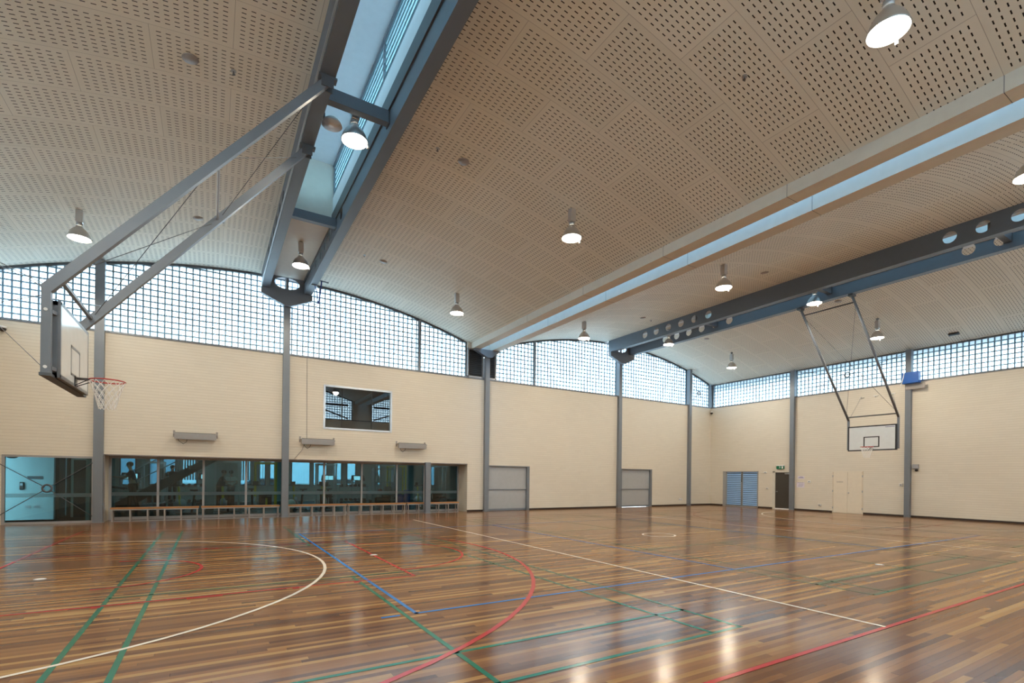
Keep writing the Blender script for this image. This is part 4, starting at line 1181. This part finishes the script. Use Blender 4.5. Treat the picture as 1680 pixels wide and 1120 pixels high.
def treadmill(x, y, rz, label):
    t = thing('treadmill', label, 'treadmill', (0, 0, 0), 'treadmills')
    MB().box(-.42, .42, -.95, .95, .04, .20, .02).build('deck', 'gym_dark', t)
    MB().box(-.28, .28, -.90, .70, .20, .215).build('belt', 'rubber', t)
    for s in (-1, 1):
        MB().bar((s*.40, .75, .18), (s*.34, .92, 1.35), .06, .10).build('upright', 'steel_light', t)
        MB().tube([(s*.34, .90, 1.12), (s*.36, .35, 1.02)], .022, 8).build('handrail', 'black', t)
    c = MB(); c.hexa([(-.40, .84, 1.28), (.40, .84, 1.28), (.40, 1.0, 1.30), (-.40, 1.0, 1.30)], [(-.36, .92, 1.62), (.36, .92, 1.62), (.36, .98, 1.62), (-.36, .98, 1.62)]); co = c.build('console', 'black', t)
    MB().hexa([(-.25, .835, 1.33), (.25, .835, 1.33), (.25, .845, 1.33), (-.25, .845, 1.33)], [(-.25, .895, 1.56), (.25, .895, 1.56), (.25, .905, 1.56), (-.25, .905, 1.56)]).build('screen', 'screen_glow', co)
    t.location = (x, y, 0); t.rotation_euler = (0, 0, rz); return t
treadmill(-2.28, 22.75, PI/2, 'black treadmill under the person in navy at the left pane')
treadmill(-1.6, 29.2, 0, 'black treadmill far back under the person in black')
treadmill(-3.3, 29.2, 0, 'black treadmill far back behind the staircase')
def bike(x, y, rz, label):
    t = thing('exercise_bike', label, 'exercise bike', (0, 0, 0), 'exercise bikes')
    for yy in (-.45, .45): MB().bar((-.28, yy, .03), (.28, yy, .03), .08, .06).build('foot', 'steel_light', t)
    MB().bar((0, -.45, .06), (0, .45, .06), .07, .07).build('base_bar', 'gym_dark', t)
    MB().lathe([(.24, -.03), (.25, 0), (.24, .03)], 28, (0, .30, .38), 'x').build('flywheel', 'steel_light', t, True)
    MB().bar((0, -.10, .06), (0, -.22, .92), .07, .05).build('seat_post', 'black', t)
    MB().prism([(-.11, -.36, .93), (.11, -.36, .93), (.03, -.05, .93), (-.03, -.05, .93)], (0, 0, .06)).build('saddle', 'black', t)
    MB().bar((0, .30, .38), (0, .36, 1.10), .07, .05).build('steering_post', 'yellow_paint', t)
    MB().tube([(-.24, .20, 1.16), (-.22, .42, 1.14), (0, .36, 1.10), (.22, .42, 1.14), (.24, .20, 1.16)], .02, 8).build('handlebar', 'black', t)
    MB().box(-.12, .12, .38, .42, 1.12, 1.30).build('console', 'black', t)
    t.location = (x, y, 0); t.rotation_euler = (0, 0, rz)
bike(3.4, 24.0, .6, 'yellow stemmed exercise bike behind the pane right of the column')
bike(4.6, 24.4, .3, 'yellow stemmed exercise bike beside the car seen through the far window')
bike(1.6, 24.6, -.3, 'yellow stemmed exercise bike left of the column')
def rack(x, y, label):
    t = thing('weight_rack', label, 'weight rack', (x, y, 0), 'dumbbell racks')
    for s in (-.7, .7): MB().bar((x+s, y, 0), (x+s, y, 1.15), .06, .30, (0, 1, 0)).build('upright', 'steel_light', t)
    for z in (.35, .70, 1.05):
        MB().box(x-.7, x+.7, y-.16, y+.16, z-.02, z).build('shelf', 'gym_dark', t)
        for i in range(6):
            xx = x-.56+.22*i
            d = MB(); d.tube([(xx, y-.12, z+.06), (xx, y+.12, z+.06)], .015, 8); d.lathe([(.06, -.13), (.06, -.05)], 12, (xx, y, z+.06), 'y'); d.lathe([(.06, .05), (.06, .13)], 12, (xx, y, z+.06), 'y'); o = d.build('dumbbell', 'rubber'); tag(o, 'black dumbbell resting on the fitness room racks', 'dumbbell', 'dumbbells on the fitness room racks')
rack(6.1, 25.4, 'dumbbell rack behind the panes under the upper window')
rack(-.9, 25.9, 'dumbbell rack beside the grey post in the fitness room')
def cable_machine(x, y, label, col):
    t = thing('cable_machine', label, 'gym machine', (x, y, 0), 'weight machines')
    for sx in (-.45, .45):
        for sy in (-.25, .25): MB().bar((x+sx, y+sy, 0), (x+sx, y+sy, 2.15), .07, .07, (0, 1, 0)).build('upright', col, t)
    tp = MB(); tp.box(x-.5, x+.5, y-.29, y-.21, 2.1, 2.2); tp.box(x-.5, x+.5, y+.21, y+.29, 2.1, 2.2); tp.box(x-.5, x+.5, y-.29, y+.29, .0, .05); tp.build('cross_frame', col, t)
    st = MB()
    for i in range(11): st.box(x-.28, x+.28, y-.10, y+.10, .1+.055*i, .145+.055*i)
    st.build('weight_stack', 'rubber', t)
    MB().tube([(x-.12, y, .7), (x-.12, y, 2.1)], .01, 6).tube([(x+.12, y, .7), (x+.12, y, 2.1)], .01, 6).build('guide_rod', 'steel_light', t)
    MB().box(x-.20, x+.20, y-.75, y-.35, .48, .56).build('seat', 'black', t); MB().bar((x, y-.55, .05), (x, y-.55, .48), .08, .08, (0, 1, 0)).build('seat_post', col, t)
cable_machine(7.6, 24.6, 'grey weight machine behind the pane left of the short recess post', 'frame_grey')
cable_machine(2.3, 27.2, 'yellow framed weight machine seen behind the pane left of the column', 'yellow_paint')
cable_machine(10.4, 25.0, 'grey weight machine behind the last pane of the recess', 'frame_grey')
cable_machine(.62, 25.3, 'grey weight machine behind the pane right of the third mullion', 'aluminium')
cable_machine(5.1, 27.0, 'pale weight machine standing deep in the room below the upper window', 'aluminium')
cable_machine(-2.5, 31.4, 'pale weight machine far back behind the sloping stair', 'aluminium')
cable_machine(9.0, 27.5, 'yellow weight machine behind the short recess post', 'yellow_paint')
bike(-.72, 22.9, 1.2, 'exercise bike close to the glass below the sloping stair')
bike(.55, 23.1, .4, 'exercise bike close to the glass in front of the person in the pale shirt')
bike(4.2, 23.0, -.5, 'exercise bike close to the glass beside the white and red ball')
bike(9.0, 23.2, .8, 'exercise bike behind the last pane beside the short post')
treadmill(-.2, 31.0, 0, 'black treadmill far back left of the pale shirted person')
treadmill(5.9, 29.6, 0, 'black treadmill far back in line with the parked cars')
treadmill(7.6, 29.6, 0, 'black treadmill far back behind the open shelf')
# storage shelf with coloured kit and bins
t = thing('storage_shelf', 'grey open shelf with kit behind the pane right of the upper window', 'shelf', (6.9, 23.0, 0))
for s in (6.42, 7.32): MB().box(s, s+.04, 22.8, 23.2, 0, 1.95).build('side_panel', 'frame_grey', t)
for z in (.15, .72, 1.28, 1.9): MB().box(6.46, 7.32, 22.8, 23.2, z, z+.04).build('shelf_board', 'frame_grey', t)
tag(MB().ball((6.75, 23.0, .99-.11), .12, 10).build('medicine_ball', 'red_plastic', None, True), 'red ball on the open shelf in the fitness room', 'ball')
tag(MB().box(6.95, 7.25, 22.85, 23.15, .76, 1.1, .02).build('storage_box', 'gym_dark'), 'dark box beside the red ball on the fitness room shelf', 'box')
tag(MB().box(6.55, 7.2, 22.85, 23.15, .19, .6, .02).build('storage_box', 'rubber'), 'black box on the bottom of the fitness room shelf', 'box')
tag(MB().prism([(6.55, 22.9, 1.32), (6.75, 22.9, 1.32), (6.62, 22.9, 1.75)], (0, .2, 0)).build('folded_towel', 'cloth_white'), 'pale folded cloth on the top of the fitness room shelf', 'towel')
for x, hgt, lb in ((7.62, .75, 'short blue bin beside the open shelf in the fitness room'), (7.95, .95, 'tall blue bin beside the open shelf in the fitness room')):
    t = thing('waste_bin', lb, 'bin', (x, 22.7, 0), 'blue bins in the fitness room')
    MB().lathe([(.13, 0), (.16, hgt-.12)], 20, (x, 22.7, 0)).build('body', 'blue_plastic', t, True); MB().lathe([(.17, hgt-.12), (.16, hgt-.02), (.05, hgt)], 20, (x, 22.7, 0)).build('lid', 'blue_plastic', t, True)
t = thing('exercise_ball', 'white and red ball on the fitness room floor right of the column', 'ball', (2.95, 23.2, .32)); MB().ball((2.95, 23.2, .33), .22, 12).build('ball', 'cloth_white', t, True); MB().tube([(2.95+.222*math.cos(q), 23.2, .33+.222*math.sin(q)) for q in [2*PI*i/24 for i in range(24)]], .02, 6, closed=True).build('band', 'red_plastic', t, True); MB().lathe([(.20, 0), (.12, .14)], 20, (2.95, 23.2, 0), caps=False).build('stand', 'rubber', t)

# ------------------------------------------------------------------ people in the fitness room
def skin_mesh(name, V, Ed, R, mat, parent, root=0, sub=1):
    me = bpy.data.meshes.new(name); me.from_pydata([Vector(v) for v in V], Ed, []); me.materials.append(MATS[mat])
    o = bpy.data.objects.new(name, me); COL.objects.link(o); o.parent = parent
    md = o.modifiers.new('skin', 'SKIN'); md.use_smooth_shade = True
    sv = me.skin_vertices[0].data
    for i, r in enumerate(R): sv[i].radius = (r, r); sv[i].use_root = (i == root)
    ss = o.modifiers.new('soft', 'SUBSURF'); ss.levels = sub; ss.render_levels = sub
    return o
def person(label, loc, rz, sh_arm, top, legs, lean=0.0, stride=0.0):
    """sh_arm: for each side the elbow and wrist offsets from the shoulder; facing +y before the turn"""
    t = thing('person', label, 'person', (0, 0, 0), None)
    ly = lambda z: lean*(z-.95) if z > .95 else 0.0
    V, Ed, R = [], [], []
    def add(p, r, frm=None):
        V.append(p); R.append(r)
        if frm is not None: Ed.append((frm, len(V)-1))
        return len(V)-1
    pel = add((0, ly(.95), .95), .13)
    bel = add((0, ly(1.12), 1.12), .125, pel); che = add((0, ly(1.34), 1.34), .145, bel); nec = add((0, ly(1.49)+.005, 1.49), .058, che); ne2 = add((0, ly(1.56)+.015, 1.56), .055, nec)
    hd = add((0, ly(1.64)+.03, 1.645), .092, ne2); he2 = add((0, ly(1.74)+.02, 1.72), .085, hd)
    shoulders, wrists = [], []
    for s, (el, wr) in zip((-1, 1), sh_arm):
        S_ = Vector((s*.185, ly(1.42), 1.42)); a = add(S_, .060, che); e_ = S_+Vector((s*el[0], el[1], el[2])); b = add(e_, .042, a); w_ = e_+Vector((s*wr[0], wr[1], wr[2])); c = add(w_, .028, b)
        shoulders.append((S_, e_, w_)); d = (w_-e_).normalized(); h_ = add(w_+d*.07, .032, c)
        side = d.cross(Vector((0, 1, 0)));
        if side.length < .2: side = d.cross(Vector((0, 0, 1)))
        side.normalize(); base = w_+d*.085
        for q, L in enumerate((.070, .080, .074, .058)):
            f0 = base+side*(.030-.02*q); f1 = f0+d*L*.55+Vector((0, .008, 0)); f2 = f1+d*L*.45+Vector((0, .014, 0))
            k0 = add(f0, .009, h_); k1 = add(f1, .008, k0); add(f2, .006, k1)
        th = w_+d*.03+side*.035; k0 = add(th, .010, c); add(th+d*.045+side*.02, .008, k0)
    leg = []
    for s in (-1, 1):
        hp = Vector((s*.095, 0, .90)); kn = Vector((s*.10, .03+stride*s, .50)); an = Vector((s*.10, -.02+stride*s*1.6, .085))
        a = add(hp, .085, pel); b = add(kn, .056, a); c = add(an, .040, b); toe = add(an+Vector((0, .15, -.045)), .036, c); leg.append((hp, kn, an))
    skin_mesh('body', V, Ed, R, 'skin', t)
    # face and hair
    hc = Vector((0, ly(1.64)+.03, 1.66))
    fc = MB()
    for s in (-1, 1): fc.ball(hc+Vector((s*.034, .083, .01)), .010, 6); fc.ball(hc+Vector((s*.093, 0, 0)), .022, 6, (.5, 1, 1.4))
    fc.ball(hc+Vector((0, .098, -.02)), .014, 6, (.8, 1, 1.4)); fc.ball(hc+Vector((0, .084, -.058)), .018, 6, (1.3, .5, .4)); fc.build('face_features', 'skin', t, True)
    hm = MB(); hm.ball(hc+Vector((0, -.018, .045)), .105, 10, (.95, 1.05, .95)); hm.build('hair', 'hair_dark', t, True)
    # shirt, trousers, shoes
    V, Ed, R = [], [], []
    pel = add((0, ly(.93), .93), .145); bel = add((0, ly(1.12), 1.12), .142, pel); che = add((0, ly(1.34), 1.34), .160, bel); nk = add((0, ly(1.46), 1.455), .085, che)
    for S_, e_, w_ in shoulders: a = add(S_, .075, che); add(S_.lerp(e_, .72), .062, a)
    skin_mesh('shirt', V, Ed, R, top, t)
    V, Ed, R = [], [], []
    pel = add((0, ly(.95), .95), .142)
    for hp, kn, an in leg: a = add(hp, .098, pel); b = add(kn, .070, a); add(an+Vector((0, 0, .04)), .056, b)
    skin_mesh('trousers', V, Ed, R, legs, t)
    for s, (hp, kn, an) in zip((-1, 1), leg):
        sh = MB(); c = an+Vector((0, .05, -.035)); sh.ball(c, .05, 8, (.95, 2.5, .95)); sh.build('shoe', 'rubber', t, True)
    t.location = loc; t.rotation_euler = (0, 0, rz); return t
fwd = ((.02, .18, -.20), (-.03, .25, .02)); down = ((.05, -.02, -.29), (.01, .06, -.25)); behind = ((.07, -.12, -.25), (-.17, -.05, -.12))
person('person in navy top walking on the treadmill behind the first pane', (-2.42, 22.75, .215), PI/2, (fwd, fwd), 'cloth_navy', 'cloth_black', .14, .09)
person('person in black standing far back behind the second pane', (-1.58, 28.9, .215), 0, (down, fwd), 'cloth_black', 'cloth_black', .03, .06)
person('person in pale shirt seen from behind with hands at the back', (.87, 28.6, 0), .1, (behind, behind), 'cloth_white', 'cloth_grey', 0, 0)
person('person in black bending by the post behind the third pane', (.32, 27.0, 0), -PI/2, (fwd, down), 'cloth_black', 'cloth_black', .28, .05)

# ------------------------------------------------------------------ lobby behind the left window
m = MB(); m.box(-10.5, -3.06, YN+TH, 24.49, -.12, -.001); setting(m.build('floor_lobby', 'gym_dark'))
m = MB(); m.box(-10.5, -4.75, 22.5, 22.6, 0, 2.7); m.box(-4.75, -4.55, 22.45, 22.65, 0, 2.7); m.box(-10.6, -10.5, YN+TH, 22.6, 0, 2.7); setting(m.build('wall_lobby', 'lobby_wall'))
m = MB(); m.box(-4.4, -3.46, 23.4, 23.5, 0, 2.7); m.box(-4.55, -4.45, 22.65, 23.5, 0, 2.7); setting(m.build('wall_lobby_back', 'gym_dark'))
setting(MB().box(-10.6, -3.25, YN+TH, 24.49, 2.7, 2.8).build('ceiling_lobby', 'white_paint'))
h = holder('door_6'); MB().box(-4.2, -3.45, 23.34, 23.39, 0, 2.05).build('door_leaf', 'gym_dark', h)['kind'] = 'structure'; m = MB(); m.box(-4.27, -4.2, 23.33, 23.4, 0, 2.1); m.box(-3.45, -3.38, 23.33, 23.4, 0, 2.1); m.box(-4.27, -3.38, 23.33, 23.4, 2.05, 2.12); m.build('door_frame', 'aluminium', h)['kind'] = 'structure'
MB().box(-3.72, -3.66, 23.30, 23.34, .9, 1.5).build('door_handle', 'aluminium', h)['kind'] = 'structure'
t = thing('added_lobby_light', 'added flat ceiling light brightening the glazed lobby', 'light', (-6.2, 21.7, 2.62)); MB().box(-6.9, -5.7, 21.5, 22.0, 2.66, 2.698).build('tray', 'white_paint', t); MB().box(-6.85, -5.75, 21.55, 21.95, 2.645, 2.66).build('diffuser', 'added_lobby_glow', t)  # unseen light panel added to brighten the lobby
t = thing('intercom', 'dark intercom handset on the pale lobby wall', 'intercom', (-5.34, 22.47, 1.1)); MB().box(-5.40, -5.30, 22.44, 22.5, 1.0, 1.26, .01).build('housing', 'black', t); MB().box(-5.385, -5.315, 22.43, 22.44, 1.14, 1.22).build('screen', 'steel_light', t)
t = thing('sign_plate', 'dark horizontal sign plate on the pale lobby wall', 'sign', (-5.05, 22.49, 1.3)); MB().box(-5.22, -4.83, 22.485, 22.5, 1.36, 1.46).build('plate', 'steel_dark', t)
for x, lb in ((-5.20, 'left socket low on the pale lobby wall'), (-4.98, 'right socket low on the pale lobby wall')):
    t = thing('wall_socket', lb, 'socket', (x, 22.49, .4), 'lobby wall sockets'); MB().box(x-.07, x+.07, 22.48, 22.5, .40, .48).build('plate', 'frame_grey', t)
t = thing('lobby_dome', 'dark dome camera under the lobby ceiling', 'security camera', (-5.45, 21.9, 2.05)); MB().tube([(-5.45, 21.9, 2.1), (-5.45, 21.9, 2.7)], .02, 8).build('stem', 'white_plastic', t); MB().ball((-5.45, 21.9, 2.08), .11, 8, (1.3, 1, .5)).build('dome', 'black', t, True)

# ------------------------------------------------------------------ outdoors
m = MB(); m.box(-70, 90, -60, YS-TH-.001, -.5, -.13); m.box(-70, 90, 33.2, 110, -.5, -.13); m.box(XE+.32, 90, YS-TH, 33.2, -.5, -.13); m.box(-70, XW-5.1, YS-TH, 33.2, -.5, -.13)
setting(m.build('ground', 'asphalt'))
def car(x, y, label, mat):
    t = thing('parked_car', label, 'car', (x, y, -.13), None); z = -.13
    pr = [(-2.1, .35), (-2.1, .75), (-1.95, .95), (-1.2, 1.0), (-.6, 1.42), (.8, 1.45), (1.5, 1.05), (2.05, .95), (2.1, .35)]
    MB().prism([(x+a, y-.85, z+b) for a, b in pr], (0, 1.7, 0)).build('body', mat, t)
    gl = MB(); gl.prism([(x+a, y-.86, z+b) for a, b in ((-1.05, 1.02), (-.55, 1.36), (.75, 1.38), (1.35, 1.04))], (0, 1.72, 0)); gl.build('side_windows', 'car_glass', t)
    for sx in (-1.3, 1.3):
        for sy in (-.78, .78): MB().lathe([(.31, -.1), (.33, 0), (.31, .1)], 20, (x+sx, y+sy, z+.33), 'y').build('wheel', 'rubber', t, True)
    tl = MB(); tl.box(x+2.09, x+2.12, y-.8, y-.5, z+.75, z+.9); tl.box(x+2.09, x+2.12, y+.5, y+.8, z+.75, z+.9); tl.build('tail_lamp', 'red_plastic', t)
car(3.2, 42.0, 'blue car parked outside, seen through the fitness room right of the column', 'car_blue')
car(9.2, 43.5, 'pale car parked outside, seen through the fitness room under the upper window', 'white_paint')
def building(x0, x1, y0, y1, h_, label):
    t = thing('building', label, 'building', ((x0+x1)/2, (y0+y1)/2, -.13), None)
    MB().box(x0, x1, y0, y1, -.13, h_).build('walls', 'facade', t); MB().box(x0-.4, x1+.4, y0-.4, y1+.4, h_, h_+.3).build('roof', 'roofing', t)
    for k in range(4):
        a = x0+(x1-x0)*(k+.25)/4; b = x0+(x1-x0)*(k+.75)/4
        MB().box(a, b, y0-.03, y0+.02, h_*.45, h_*.75).build('window', 'car_glass', t)
building(-9.5, -2.5, 48, 56, 12.6, 'pale building dimly seen through glass blocks behind the near hoop')
building(22, 34, 50, 58, 11.3, 'pale building dimly seen through glass blocks right of the gutter box')

for o in list(bpy.data.objects):
    if o.type == 'MESH':
        o.data.update()
